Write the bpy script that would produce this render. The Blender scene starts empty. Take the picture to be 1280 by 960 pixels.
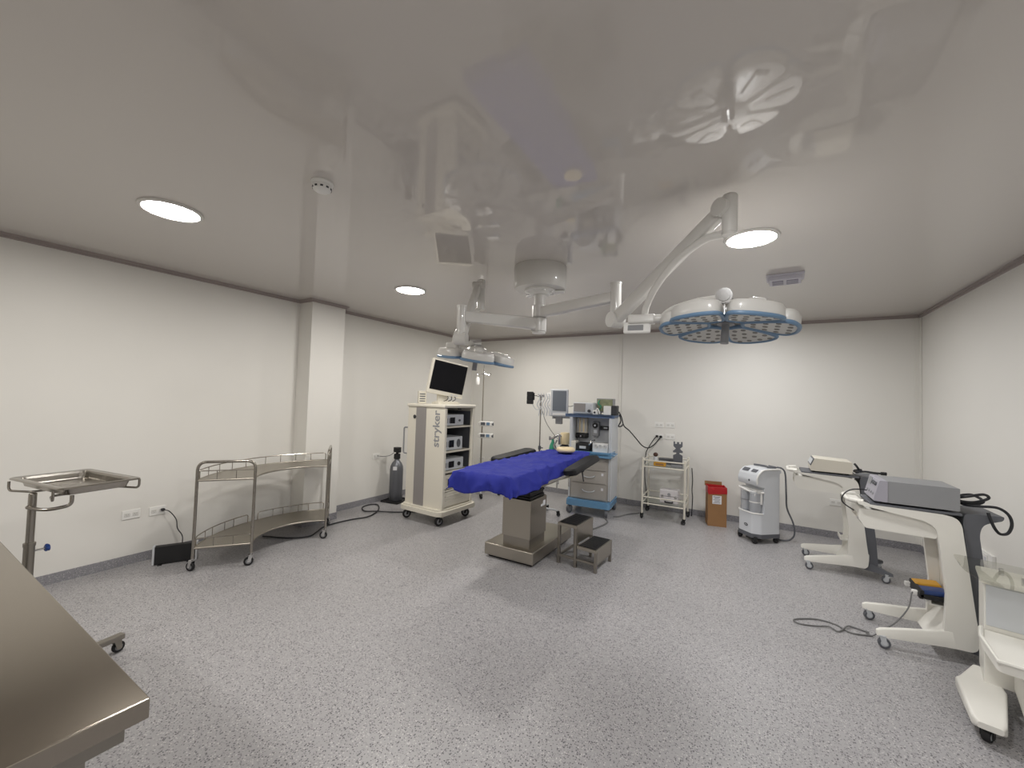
import bpy, bmesh, math, random
from math import sin, cos, pi, radians as R
from mathutils import Vector as V, Matrix, Euler
random.seed(4)
scn = bpy.context.scene
COL = scn.collection

# ------------------------------------------------------------------ room numbers (metres)
XL, XR, YB, YF = -4.648, 1.558, 6.194, -2.6
ZC, ZT = 2.62, 2.585

# ------------------------------------------------------------------ materials
def lin(c):
    c = c / 255.0
    return c / 12.92 if c <= 0.04045 else ((c + 0.055) / 1.055) ** 2.4

def rgb(t): return (lin(t[0]), lin(t[1]), lin(t[2]), 1.0)

def M(name, c, rough=0.5, metal=0.0, spec=0.5, bump=0.0, bscale=60.0, var=0.0, vscale=8.0, coat=0.0, trans=0.0, alpha=1.0, aniso=None):
    m = bpy.data.materials.new(name); m.use_nodes = True
    nt = m.node_tree; b = nt.nodes['Principled BSDF']
    b.inputs['Base Color'].default_value = rgb(c)
    b.inputs['Roughness'].default_value = rough
    b.inputs['Metallic'].default_value = metal
    b.inputs['Specular IOR Level'].default_value = spec
    b.inputs['Coat Weight'].default_value = coat
    b.inputs['Transmission Weight'].default_value = trans
    b.inputs['Alpha'].default_value = alpha
    tc = nt.nodes.new('ShaderNodeTexCoord')
    if aniso:
        mp = nt.nodes.new('ShaderNodeMapping'); mp.inputs['Scale'].default_value = aniso
        nt.links.new(tc.outputs['Object'], mp.inputs['Vector']); vec = mp.outputs['Vector']
    else:
        vec = tc.outputs['Object']
    if var > 0:
        n = nt.nodes.new('ShaderNodeTexNoise'); n.inputs['Scale'].default_value = vscale; n.inputs['Detail'].default_value = 4
        nt.links.new(vec, n.inputs['Vector'])
        mx = nt.nodes.new('ShaderNodeMix'); mx.data_type = 'RGBA'
        c2 = tuple(max(0, x * (1 - var)) for x in c); c3 = tuple(min(255, x * (1 + var)) for x in c)
        mx.inputs[6].default_value = rgb(c2); mx.inputs[7].default_value = rgb(c3)
        nt.links.new(n.outputs['Fac'], mx.inputs[0]); nt.links.new(mx.outputs[2], b.inputs['Base Color'])
        mr = nt.nodes.new('ShaderNodeMapRange')
        mr.inputs['To Min'].default_value = max(0, rough - 0.08); mr.inputs['To Max'].default_value = rough + 0.08
        nt.links.new(n.outputs['Fac'], mr.inputs['Value']); nt.links.new(mr.outputs['Result'], b.inputs['Roughness'])
    if bump > 0:
        n2 = nt.nodes.new('ShaderNodeTexNoise'); n2.inputs['Scale'].default_value = bscale; n2.inputs['Detail'].default_value = 3
        nt.links.new(vec, n2.inputs['Vector'])
        bp = nt.nodes.new('ShaderNodeBump'); bp.inputs['Strength'].default_value = bump; bp.inputs['Distance'].default_value = 0.01
        nt.links.new(n2.outputs['Fac'], bp.inputs['Height']); nt.links.new(bp.outputs['Normal'], b.inputs['Normal'])
    return m

def M_glass(name, c, rough=0.02):
    """thin clear sheet: mostly see-through with a fresnel reflection"""
    m = bpy.data.materials.new(name); m.use_nodes = True
    nt = m.node_tree; nt.nodes.remove(nt.nodes['Principled BSDF']); out = nt.nodes['Material Output']
    b = nt.nodes.new('ShaderNodeBsdfGlossy'); b.inputs['Roughness'].default_value = rough
    tr = nt.nodes.new('ShaderNodeBsdfTransparent'); tr.inputs['Color'].default_value = rgb(c)
    fr = nt.nodes.new('ShaderNodeFresnel'); fr.inputs['IOR'].default_value = 1.4
    ad = nt.nodes.new('ShaderNodeMath'); ad.operation = 'ADD'; ad.inputs[1].default_value = 0.015
    nt.links.new(fr.outputs['Fac'], ad.inputs[0])
    mx = nt.nodes.new('ShaderNodeMixShader')
    ge = nt.nodes.new('ShaderNodeNewGeometry'); fb = nt.nodes.new('ShaderNodeMath'); fb.operation = 'SUBTRACT'; fb.inputs[0].default_value = 1.0
    ml = nt.nodes.new('ShaderNodeMath'); ml.operation = 'MULTIPLY'
    nt.links.new(ge.outputs['Backfacing'], fb.inputs[1]); nt.links.new(ad.outputs[0], ml.inputs[0]); nt.links.new(fb.outputs[0], ml.inputs[1])
    nt.links.new(ml.outputs[0], mx.inputs['Fac']); nt.links.new(tr.outputs[0], mx.inputs[1]); nt.links.new(b.outputs[0], mx.inputs[2])
    nt.links.new(mx.outputs[0], out.inputs['Surface'])
    return m

def M_emit(name, c, s):
    m = bpy.data.materials.new(name); m.use_nodes = True
    b = m.node_tree.nodes['Principled BSDF']
    b.inputs['Base Color'].default_value = rgb((240, 240, 240))
    b.inputs['Emission Color'].default_value = (c[0], c[1], c[2], 1)
    b.inputs['Emission Strength'].default_value = s
    return m

def M_floor(name, base, light, dark, rough):
    """speckled sheet vinyl: small dark and pale flecks scattered in a grey ground"""
    m = bpy.data.materials.new(name); m.use_nodes = True
    nt = m.node_tree; b = nt.nodes['Principled BSDF']
    tc = nt.nodes.new('ShaderNodeTexCoord')
    last = None
    cl = nt.nodes.new('ShaderNodeTexNoise'); cl.inputs['Scale'].default_value = 1.3; cl.inputs['Detail'].default_value = 5
    nt.links.new(tc.outputs['Object'], cl.inputs['Vector'])
    mx0 = nt.nodes.new('ShaderNodeMix'); mx0.data_type = 'RGBA'
    mx0.inputs[6].default_value = rgb(tuple(x * 0.96 for x in base)); mx0.inputs[7].default_value = rgb(tuple(x * 1.04 for x in base))
    nt.links.new(cl.outputs['Fac'], mx0.inputs[0]); last = mx0.outputs[2]
    for scale, thr, size, col, off in ((130, 0.32, 0.45, tuple(x * 0.88 for x in base), 0.0), (120, 0.20, 0.42, light, 3.7), (95, 0.19, 0.38, dark, 9.1), (150, 0.16, 0.45, dark, 5.3)):
        mp = nt.nodes.new('ShaderNodeMapping'); mp.inputs['Location'].default_value = (off, off * 1.7, off)
        nt.links.new(tc.outputs['Object'], mp.inputs['Vector'])
        vo = nt.nodes.new('ShaderNodeTexVoronoi'); vo.inputs['Scale'].default_value = scale; vo.inputs['Randomness'].default_value = 1.0
        nt.links.new(mp.outputs['Vector'], vo.inputs['Vector'])
        sp = nt.nodes.new('ShaderNodeSeparateColor'); nt.links.new(vo.outputs['Color'], sp.inputs['Color'])
        a = nt.nodes.new('ShaderNodeMath'); a.operation = 'LESS_THAN'; a.inputs[1].default_value = thr
        nt.links.new(sp.outputs['Red'], a.inputs[0])
        d = nt.nodes.new('ShaderNodeMath'); d.operation = 'LESS_THAN'; d.inputs[1].default_value = size
        nt.links.new(vo.outputs['Distance'], d.inputs[0])
        mu = nt.nodes.new('ShaderNodeMath'); mu.operation = 'MULTIPLY'
        nt.links.new(a.outputs[0], mu.inputs[0]); nt.links.new(d.outputs[0], mu.inputs[1])
        mx = nt.nodes.new('ShaderNodeMix'); mx.data_type = 'RGBA'
        nt.links.new(mu.outputs[0], mx.inputs[0]); nt.links.new(last, mx.inputs[6]); mx.inputs[7].default_value = rgb(col)
        last = mx.outputs[2]
    nt.links.new(last, b.inputs['Base Color'])
    b.inputs['Roughness'].default_value = rough
    n2 = nt.nodes.new('ShaderNodeTexNoise'); n2.inputs['Scale'].default_value = 220; n2.inputs['Detail'].default_value = 2
    nt.links.new(tc.outputs['Object'], n2.inputs['Vector'])
    bp = nt.nodes.new('ShaderNodeBump'); bp.inputs['Strength'].default_value = 0.12; bp.inputs['Distance'].default_value = 0.004
    nt.links.new(n2.outputs['Fac'], bp.inputs['Height']); nt.links.new(bp.outputs['Normal'], b.inputs['Normal'])
    return m

FLOOR = M_floor('speckled_vinyl', (163, 161, 163), (194, 192, 191), (96, 95, 98), 0.36)
SKIRT = M_floor('skirting_vinyl', (140, 139, 144), (170, 170, 172), (96, 96, 102), 0.4)
WALLM = M('wall_paint', (226, 224, 219), 0.45, spec=0.35, bump=0.05, bscale=14, var=0.012, vscale=1.5)
CEIL = M('gloss_ceiling_panel', (203, 198, 193), 0.035, spec=0.6, bump=0.0004, bscale=1.6)
TRIMM = M('grey_cornice', (160, 150, 147), 0.5)
TOPSTEEL = M('table_steel', (164, 156, 145), 0.15, 1.0)
VENTG = M('pale_lilac_grey', (196, 194, 204), 0.45)
VENTD = M('dim_lilac_grey', (122, 119, 134), 0.45)
SUCW = M('cool_white_plastic', (212, 215, 220), 0.35)
CARTW = M('cart_white', (229, 227, 220), 0.35)
SOCKET = M('socket_face', (214, 213, 209), 0.4)
SOCKD = M('socket_slots', (172, 170, 166), 0.5)
WSTRIP = M('white_joint_strip', (222, 220, 214), 0.4)
STEEL = M('brushed_steel', (172, 166, 156), 0.34, 1.0, var=0.02, vscale=3)
STEELD = M('worn_steel', (152, 147, 139), 0.36, 1.0, var=0.02, vscale=3)
TOPB = M('slate_blue_plastic', (84, 104, 136), 0.35)
TUBE = M('polished_tube', (165, 160, 152), 0.22, 1.0)
CHROME = M('chrome', (205, 205, 205), 0.12, 1.0)
CREAM = M('cream_enamel', (217, 212, 199), 0.4)
CREAMD = M('cream_grey_plastic', (202, 197, 184), 0.45)
WHITE = M('white_plastic', (232, 231, 228), 0.35)
LWHITE = M('white_lacquer', (208, 206, 202), 0.28, coat=0.3)
LGREY = M('light_grey_plastic', (196, 199, 203), 0.4)
GREY = M('mid_grey_plastic', (140, 141, 144), 0.45)
DGREY = M('dark_grey_plastic', (84, 86, 91), 0.45)
SLATE = M('slate_grey_plastic', (92, 94, 100), 0.5)
CHAR = M('charcoal', (52, 53, 56), 0.5)
BLACK = M('black_rubber', (22, 22, 24), 0.55)
BLKGL = M('black_gloss', (8, 8, 14), 0.12, spec=0.22)
SCREEN = M('dark_screen', (10, 11, 20), 0.18)
GSCREEN = M('grey_screen', (104, 110, 118), 0.3)
TAUPE = M('taupe_panel', (140, 136, 134), 0.5, var=0.02, vscale=4)
GTAUPE = M('pale_taupe_panel', (172, 167, 161), 0.45, var=0.015, vscale=4)
BLUE = M('pale_blue_plastic', (104, 150, 188), 0.25, coat=0.4)
RIMBLUE = M('steel_blue_rim', (104, 134, 164), 0.4)
DRAPE = M('royal_blue_cloth', (46, 53, 145), 0.75, spec=0.2, bump=0.3, bscale=11, var=0.05, vscale=7)
VINYLB = M('black_vinyl', (20, 21, 25), 0.5, spec=0.3)
SIDEC = M('side_column_grey', (152, 149, 145), 0.45)
CARD = M('brown_cardboard', (150, 112, 74), 0.75, var=0.05, vscale=12)
RED = M('red_plastic_bag', (176, 28, 34), 0.35, bump=0.3, bscale=25)
PAPER = M('white_paper', (228, 228, 232), 0.7)
INK = M('grey_ink', (120, 120, 128), 0.7)
GREEN = M('green_rubber', (38, 134, 104), 0.45)
CLEAR = M_glass('clear_acrylic', (243, 243, 240))
SHEET = M_glass('clear_glass_shelf', (246, 248, 246))
SMOKE = M('smoky_jar', (198, 201, 207), 0.15, alpha=0.72)
YELLOW = M('mustard_plastic', (206, 152, 44), 0.5)
NAVY = M('navy_plastic', (30, 54, 106), 0.4)
KNOBB = M('blue_knob', (36, 74, 150), 0.4)
BEIGE = M('beige_gel', (224, 206, 168), 0.45)
BROWN = M('dark_brown_rubber', (74, 44, 34), 0.45)
GLOWW = M_emit('warm_downlight_diffuser', (1.0, 0.965, 0.905), 127.0)
GLOWN = M_emit('neutral_downlight_diffuser', (1.0, 0.995, 0.985), 127.0)
OLIVE = M('olive_display', (128, 132, 104), 0.4, var=0.25, vscale=30)
LENS = M('lamp_lens', (196, 196, 192), 0.3)
DOT = M('lamp_led', (118, 116, 112), 0.4)
CORD = M('black_cord', (30, 31, 36), 0.5)
GCORD = M('grey_cord', (112, 112, 112), 0.5)
MAUVE = M('lilac_grey_panel', (160, 158, 168), 0.45)
SILVERC = M('silver_case', (206, 202, 204), 0.4)
GASGR = M('gas_bottle_grey', (112, 114, 120), 0.35, 0.5)

# ------------------------------------------------------------------ geometry helpers
def cr(pts, n=8, closed=False):
    """Catmull-Rom through the points"""
    P = [V(p) for p in pts]; out = []
    N = len(P); rng = N if closed else N - 1
    for i in range(rng):
        p1, p2 = P[i], P[(i + 1) % N]
        p0 = P[i - 1] if (i > 0 or closed) else p1 * 2 - p2
        p3 = P[(i + 2) % N] if (i + 2 < N or closed) else p2 * 2 - p1
        for k in range(n):
            t = k / n
            out.append(0.5 * ((2 * p1) + (p2 - p0) * t + (2 * p0 - 5 * p1 + 4 * p2 - p3) * t * t + (3 * p1 - p0 - 3 * p2 + p3) * t ** 3))
    if not closed: out.append(P[-1])
    return out

def fil(pts, r, n=6, closed=False):
    """polyline with rounded corners"""
    P = [V(p) for p in pts]; out = []; N = len(P)
    for i, p in enumerate(P):
        if not closed and (i == 0 or i == N - 1): out.append(p); continue
        a, b = P[i - 1], P[(i + 1) % N]
        d1 = (a - p); d2 = (b - p); q = min(r, d1.length * 0.48, d2.length * 0.48)
        s = p + d1.normalized() * q; e = p + d2.normalized() * q
        for k in range(n + 1):
            t = k / n; out.append(s * (1 - t) ** 2 + p * 2 * t * (1 - t) + e * t * t)
    return out

def rp(pts, r, n=5):
    """2-D polygon with rounded corners; r may be a list"""
    rr = r if isinstance(r, (list, tuple)) else [r] * len(pts)
    out = []; N = len(pts)
    for i, p in enumerate(pts):
        p = V((p[0], p[1])); a = V(pts[i - 1][:2]); b = V(pts[(i + 1) % N][:2])
        if rr[i] <= 0: out.append((p.x, p.y)); continue
        d1 = a - p; d2 = b - p; q = min(rr[i], d1.length * 0.48, d2.length * 0.48)
        s = p + d1.normalized() * q; e = p + d2.normalized() * q
        for k in range(n + 1):
            t = k / n; w = s * (1 - t) ** 2 + p * 2 * t * (1 - t) + e * t * t
            out.append((w.x, w.y))
    return out

def rrect(w, d, r, cx=0, cy=0, n=5):
    return rp([(cx - w / 2, cy - d / 2), (cx + w / 2, cy - d / 2), (cx + w / 2, cy + d / 2), (cx - w / 2, cy + d / 2)], r, n)

class G:
    def __init__(s): s.bm = bmesh.new(); s.mi = 0; s.bv = False
    def _mk(s):
        for f in s.bm.faces:
            if not f.tag: f.material_index = s.mi; f.tag = True
        return s
    def m(s, i): s.mi = i; return s
    def box(s, c, d, bev=0.0, seg=2, rot=None, mat=None):
        X = Matrix.Translation(V(c))
        if rot: X = X @ Euler([R(a) for a in rot]).to_matrix().to_4x4()
        if mat: X = mat @ X
        r = bmesh.ops.create_cube(s.bm, size=1.0, matrix=X @ Matrix.Diagonal((d[0], d[1], d[2], 1)))
        if bev > 0:
            s.bv = True
            vs = set(r['verts']); es = [e for e in s.bm.edges if e.verts[0] in vs and e.verts[1] in vs]
            bmesh.ops.bevel(s.bm, geom=es + list(vs), offset=min(bev, min(d) * 0.49), segments=seg, affect='EDGES', profile=0.5)
        return s._mk()
    def ring(s, centre, ax, ay, r, n):
        return [s.bm.verts.new(centre + ax * (r * cos(2 * pi * k / n)) + ay * (r * sin(2 * pi * k / n))) for k in range(n)]
    def tube(s, pts, r, n=10, closed=False, cap=True):
        P = [V(p) for p in pts]
        Q = [P[0]]
        for p in P[1:]:
            if (p - Q[-1]).length > 1e-6: Q.append(p)
        P = Q; N = len(P)
        rad = r if isinstance(r, (list, tuple)) else None
        tang = []
        for i in range(N):
            a = P[i - 1] if (i > 0 or closed) else P[i]; b = P[(i + 1) % N] if (i < N - 1 or closed) else P[i]
            t = (b - a); tang.append(t.normalized() if t.length > 0 else V((0, 0, 1)))
        up = V((0, 0, 1)) if abs(tang[0].z) < 0.9 else V((1, 0, 0))
        ax = tang[0].cross(up).normalized(); rings = []
        for i in range(N):
            ax = (ax - tang[i] * ax.dot(tang[i])).normalized(); ay = tang[i].cross(ax)
            rings.append(s.ring(P[i], ax, ay, rad[min(i, len(rad) - 1)] if rad else r, n))
        for i in range(N if closed else N - 1):
            a, b = rings[i], rings[(i + 1) % N]
            for k in range(n): s.bm.faces.new((a[k], a[(k + 1) % n], b[(k + 1) % n], b[k]))
        if cap and not closed:
            s.bm.faces.new(rings[0][::-1]); s.bm.faces.new(rings[-1])
        return s._mk()
    def cyl(s, p0, p1, r, r2=None, n=20):
        p0, p1 = V(p0), V(p1); t = (p1 - p0).normalized()
        up = V((0, 0, 1)) if abs(t.z) < 0.9 else V((1, 0, 0))
        ax = t.cross(up).normalized(); ay = t.cross(ax)
        a = s.ring(p0, ax, ay, r, n); b = s.ring(p1, ax, ay, r if r2 is None else r2, n)
        for k in range(n): s.bm.faces.new((a[k], a[(k + 1) % n], b[(k + 1) % n], b[k]))
        s.bm.faces.new(a[::-1]); s.bm.faces.new(b)
        return s._mk()
    def prism(s, poly, h0, h1, ax='z', mat=None):
        def P(p, h):
            v = V((p[0], p[1], h)) if ax == 'z' else V((p[0], h, p[1])) if ax == 'y' else V((h, p[0], p[1]))
            return mat @ v if mat else v
        a = [s.bm.verts.new(P(p, h0)) for p in poly]; b = [s.bm.verts.new(P(p, h1)) for p in poly]
        n = len(poly)
        for k in range(n): s.bm.faces.new((a[k], a[(k + 1) % n], b[(k + 1) % n], b[k]))
        s.bm.faces.new(a[::-1]); s.bm.faces.new(b)
        return s._mk()
    def loft(s, polys, cap=True):
        """polys: lists of 3-D points of equal length"""
        rs = [[s.bm.verts.new(V(p)) for p in po] for po in polys]; n = len(rs[0])
        for a, b in zip(rs, rs[1:]):
            for k in range(n): s.bm.faces.new((a[k], a[(k + 1) % n], b[(k + 1) % n], b[k]))
        if cap: s.bm.faces.new(rs[0][::-1]); s.bm.faces.new(rs[-1])
        return s._mk()
    def lathe(s, prof, c=(0, 0, 0), n=28, mat=None):
        X = Matrix.Translation(V(c)) if mat is None else mat; rs = []
        for (r, z) in prof:
            if r < 1e-5: rs.append([s.bm.verts.new(X @ V((0, 0, z)))])
            else: rs.append([s.bm.verts.new(X @ V((r * cos(2 * pi * k / n), r * sin(2 * pi * k / n), z))) for k in range(n)])
        for a, b in zip(rs, rs[1:]):
            for k in range(n):
                k2 = (k + 1) % n
                if len(a) == 1 and len(b) == 1: continue
                if len(a) == 1: s.bm.faces.new((a[0], b[k2], b[k]))
                elif len(b) == 1: s.bm.faces.new((a[k], a[k2], b[0]))
                else: s.bm.faces.new((a[k], a[k2], b[k2], b[k]))
        return s._mk()
    def ball(s, c, r, sc=(1, 1, 1), u=18, v=12):
        bmesh.ops.create_uvsphere(s.bm, u_segments=u, v_segments=v, radius=r, matrix=Matrix.Translation(V(c)) @ Matrix.Diagonal((sc[0], sc[1], sc[2], 1)))
        return s._mk()
    def out(s, name, mats, parent=None, label=None, ang=38):
        bmesh.ops.recalc_face_normals(s.bm, faces=s.bm.faces)
        me = bpy.data.meshes.new(name); s.bm.to_mesh(me); s.bm.free()
        for mm in (mats if isinstance(mats, (list, tuple)) else [mats]): me.materials.append(mm)
        me.shade_smooth(); me.set_sharp_from_angle(angle=R(ang))
        o = bpy.data.objects.new(name, me); COL.objects.link(o)
        if s.bv:
            wn = o.modifiers.new('even_shading', 'WEIGHTED_NORMAL'); wn.keep_sharp = True; wn.weight = 80
        if parent is not None: o.parent = parent
        if label: o['label'] = label
        return o

def tag(o, label, cat, group=None):
    o['label'] = label; o['category'] = cat
    if group: o['group'] = group
    return o

def T(name, label, cat, loc, yaw=0.0, group=None):
    o = bpy.data.objects.new(name, None); COL.objects.link(o); o.empty_display_size = 0.1
    o.location = loc; o.rotation_euler = (0, 0, R(yaw))
    return tag(o, label, cat, group)

def S(g, name, mat):
    o = g.out(name, mat); o['kind'] = 'structure'; return o

def copy_tree(o, parent=None):
    c = o.copy(); COL.objects.link(c)
    if parent is not None: c.parent = parent
    for ch in o.children: copy_tree(ch, c)
    return c

def caster(root, x, y, r=0.045, w=0.028, top=0.1, yaw=0.0, hmat=None, wmat=None, hub=None):
    """swivel caster: stem and fork (part) with a wheel (sub-part)"""
    a = R(yaw); ca, sa = cos(a), sin(a)
    X = Matrix.Translation(V((x, y, 0))) @ Matrix.Rotation(a, 4, 'Z')
    g = G(); off = r * 0.45
    for sy in (-1, 1):
        poly = rp([(-0.012, 2 * r + 0.012), (0.02, 2 * r + 0.012), (off + 0.012, r - 0.008), (off - 0.012, r - 0.008)], 0.004)
        g.prism(poly, sy * (w / 2 + 0.003), sy * (w / 2 + 0.008), 'y', X)
    g.box((0.004, 0, 2 * r + 0.012), (0.036, w + 0.016, 0.012), 0.003, mat=X)
    g.cyl(X @ V((0, 0, 2 * r + 0.012)), X @ V((0, 0, top)), 0.010, n=12)
    f = g.out('caster', hmat or CHROME, root)
    g = G(); p = X @ V((off, 0, r)); d = X.to_3x3() @ V((0, w / 2, 0))
    Q = Matrix.Translation(p) @ Matrix.Rotation(a, 4, 'Z') @ Matrix.Rotation(pi / 2, 4, 'X')
    g.lathe([(r * 0.62, -w / 2), (r * 0.9, -w / 2), (r, -w / 2 + 0.006), (r, w / 2 - 0.006), (r * 0.9, w / 2), (r * 0.62, w / 2)], mat=Q, n=22)
    g.m(1).lathe([(0, -w / 2 - 0.001), (r * 0.3, -w / 2 - 0.002), (r * 0.62, -w / 2 + 0.002), (r * 0.62, w / 2 - 0.002), (r * 0.3, w / 2 + 0.002), (0, w / 2 + 0.001)], mat=Q, n=22)
    g.out('wheel', [wmat or BLACK, hub or GREY], f)
    return f

def text_mesh(body, size, mat, name, parent, X, extr=0.001):
    cu = bpy.data.curves.new(name, 'FONT'); cu.body = body; cu.size = size; cu.extrude = extr
    cu.align_x = 'CENTER'; cu.align_y = 'CENTER'; cu.offset = 0.0028
    t = bpy.data.objects.new('tmp_text', cu); COL.objects.link(t)
    dg = bpy.context.evaluated_depsgraph_get(); me = bpy.data.meshes.new_from_object(t.evaluated_get(dg))
    bpy.data.objects.remove(t); bpy.data.curves.remove(cu)
    me.transform(X); me.materials.clear(); me.materials.append(mat)
    o = bpy.data.objects.new(name, me); COL.objects.link(o); o.parent = parent
    return o

def cord(name, label, pts, r=0.004, mat=None, n=8, group=None):
    g = G(); g.tube(cr(pts, n), r, 8); o = g.out(name, mat or CORD)
    return tag(o, label, 'cord', group)
# ================================================================== setting
S(G().box(((XL + XR) / 2, (YB + YF) / 2, -0.05), (XR - XL + 0.4, YB - YF + 0.4, 0.1)), 'floor', FLOOR)
S(G().box(((XL + XR) / 2, (YB + YF) / 2, ZC + 0.05), (XR - XL + 0.4, YB - YF + 0.4, 0.1)), 'ceiling', CEIL)
S(G().box((XL - 0.1, (YB + YF) / 2, ZC / 2), (0.2, YB - YF + 0.4, ZC)), 'wall_left', WALLM)
S(G().box((XR + 0.1, (YB + YF) / 2, ZC / 2), (0.2, YB - YF + 0.4, ZC)), 'wall_right', WALLM)
S(G().box(((XL + XR) / 2, YB + 0.1, ZC / 2), (XR - XL, 0.2, ZC)), 'wall_back', WALLM)
S(G().box(((XL + XR) / 2, YF - 0.1, ZC / 2), (XR - XL, 0.2, ZC)), 'wall_front', WALLM)
CX, CY0, CY1 = -4.40, 2.77, 3.205          # pilaster on the left wall
S(G().box(((XL + CX) / 2, (CY0 + CY1) / 2, ZC / 2), (CX - XL, CY1 - CY0, ZC)), 'wall_column', WALLM)

def strip(g, path, z0, z1, t):
    """moulding of thickness t following wall corners, inside to the left of the path"""
    P = [V((p[0], p[1])) for p in path]; N = len(P); off = []
    for i, p in enumerate(P):
        d0 = (p - P[i - 1]).normalized() if i > 0 else None
        d1 = (P[i + 1] - p).normalized() if i < N - 1 else None
        n0 = V((-d0.y, d0.x)) if d0 else None; n1 = V((-d1.y, d1.x)) if d1 else None
        if n0 is None: n = n1
        elif n1 is None: n = n0
        else: n = (n0 + n1) / max(0.3, 1 + n0.dot(n1))
        off.append(p + n * t)
    for i in range(N - 1):
        a, b, c, d = P[i], P[i + 1], off[i + 1], off[i]
        g.prism([(a.x, a.y), (b.x, b.y), (c.x, c.y), (d.x, d.y)], z0, z1)
    return g
left_path = [(XL, YB), (XL, CY1), (CX, CY1), (CX, CY0), (XL, CY0), (XL, YF)]
def setting_strip(name, path, z0, z1, t, mat):
    return S(strip(G(), path, z0, z1, t), name, mat)
setting_strip('baseboard_left', left_path, 0, 0.08, 0.006, SKIRT)
setting_strip('baseboard_back', [(XR, YB), (XL, YB)], 0, 0.08, 0.006, SKIRT)
setting_strip('baseboard_right', [(XR, YF), (XR, YB)], 0, 0.08, 0.006, SKIRT)
setting_strip('baseboard_front', [(XL, YF), (XR, YF)], 0, 0.08, 0.006, SKIRT)
def cornice(name, path):
    g = strip(G(), path, ZT + 0.018, ZC, 0.03); strip(g, path, ZT, ZT + 0.020, 0.016)
    return S(g, name, TRIMM)
cornice('trim_1', left_path)
cornice('trim_2', [(XR, YB), (XL, YB)])
cornice('trim_3', [(XR, YF), (XR, YB)])
cornice('trim_4', [(XL, YF), (XR, YF)])
S(G().box((-1.80, YB - 0.006, (ZT + 0.08) / 2), (0.042, 0.012, ZT - 0.08), 0.004), 'trim_5', WSTRIP)      # joint strip on the back wall
S(G().box((XR - 0.025, YB - 0.006, (ZT + 0.08) / 2), (0.05, 0.012, ZT - 0.08), 0.004).box((XR - 0.006, YB - 0.025, (ZT + 0.08) / 2), (0.012, 0.05, ZT - 0.08), 0.004), 'trim_6', WSTRIP)

# ---- ceiling fittings
def downlight(x, y, label, i):
    t = T('ceiling_downlight', label, 'ceiling light', (x, y, ZC), 0, 'round recessed downlights')
    G().lathe([(0.138, -0.001), (0.160, -0.002), (0.156, -0.010), (0.140, -0.014), (0.136, -0.010)]).out('trim_ring', LWHITE, t)
    G().lathe([(0.1375, -0.008), (0.09, -0.0095), (0, -0.0105)]).out('diffuser', GLOWW if x < -1 else GLOWN, t)
LX0, LX1, LYS = -3.045, -0.041, (0.985, 2.965, 4.97, -0.98)
for x, y, lab in (
        (LX0, LYS[0], 'round lit recessed ceiling light near the left wall, nearest the smoke detector'),
        (LX0, LYS[1], 'small round lit ceiling light above the tall video cart, left of the surgical lamp arms'),
        (LX1, LYS[1], 'round lit ceiling light just beside the top joint of the big surgical lamp arm'),
        (LX1, LYS[0], 'round lit ceiling light cut by the top edge of the photo'),
        (LX1, LYS[2], 'round lit ceiling light beyond the large surgical lamp head, mostly hidden by it'),
        (LX0, LYS[2], 'added round lit ceiling light near the far left corner, hidden behind the left lamp arm'),  # unseen lamp, added to light the far left of the room
        (LX0, LYS[3], 'added round lit ceiling light near the left wall, unseen behind the viewer'),  # added out of view, lights the left side from behind the camera
        (LX1, LYS[3], 'added round lit ceiling light near the right wall, unseen behind the viewer')):  # another unseen lamp added behind the camera, for light on the right
    downlight(x, y, lab, 0)

t = T('smoke_detector', 'white round smoke detector on the glossy ceiling, left of centre', 'smoke detector', (-1.914, 1.225, ZC))
G().lathe([(0, 0), (0.052, 0), (0.054, -0.008), (0.050, -0.016), (0.0, -0.016)]).out('base', WHITE, t)
g = G(); g.lathe([(0.046, -0.016), (0.048, -0.024), (0.042, -0.042), (0.030, -0.050), (0, -0.052)])
for k in range(10):
    a = 2 * pi * k / 10
    g.m(1).box((0.0435 * cos(a), 0.0435 * sin(a), -0.034), (0.005, 0.013, 0.008), rot=(0, 0, math.degrees(a)))
g.out('sensor_cap', [WHITE, CHAR], t)

t = T('ceiling_vent', 'grey box with two dark square openings hung on the ceiling beyond the large lamp', 'vent', (0.19, 3.98, ZC), -3)
g = G(); g.box((0, 0, -0.008), (0.26, 0.22, 0.016), 0.004); g.box((0, 0, -0.032), (0.22, 0.19, 0.036), 0.006)
g.out('housing', VENTG, t)
for sx in (-1, 1):
    g = G(); g.box((sx * 0.05, 0, -0.051), (0.078, 0.13, 0.004), 0.001)
    for k in range(5): g.m(1).box((sx * 0.05, -0.05 + 0.025 * k, -0.0545), (0.070, 0.004, 0.003))
    g.out('grille', [VENTD, VENTG], t)

# ---- wall outlets
def outlet(pos, side, label, plug=False, w=0.122, h=0.076):
    """plate lies in its local XZ plane, facing local -Y"""
    yaw = {'left': 90, 'back': 0, 'right': -90}[side]
    t = T('wall_outlet', label, 'outlet', pos, yaw, 'white wall outlets')
    g = G(); g.box((0, -0.004, 0), (w, 0.008, h), 0.003); g.out('plate', WHITE, t)
    for sx in (-1, 1):
        g = G(); g.box((sx * 0.028, -0.0095, 0), (0.038, 0.003, 0.030), 0.001)
        for q in (-1, 1): g.m(1).box((sx * 0.028 + q * 0.007, -0.0113, 0.003), (0.003, 0.001, 0.010))
        g.m(1).cyl((sx * 0.028, -0.0105, -0.008), (sx * 0.028, -0.0118, -0.008), 0.003, n=10)
        g.out('socket', [SOCKET, SOCKD], t)
    return t
outlet((XL, 1.352, 0.432), 'left', 'white double outlet low on the left wall, beside the wheeled tray stand, nothing plugged in')
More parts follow.
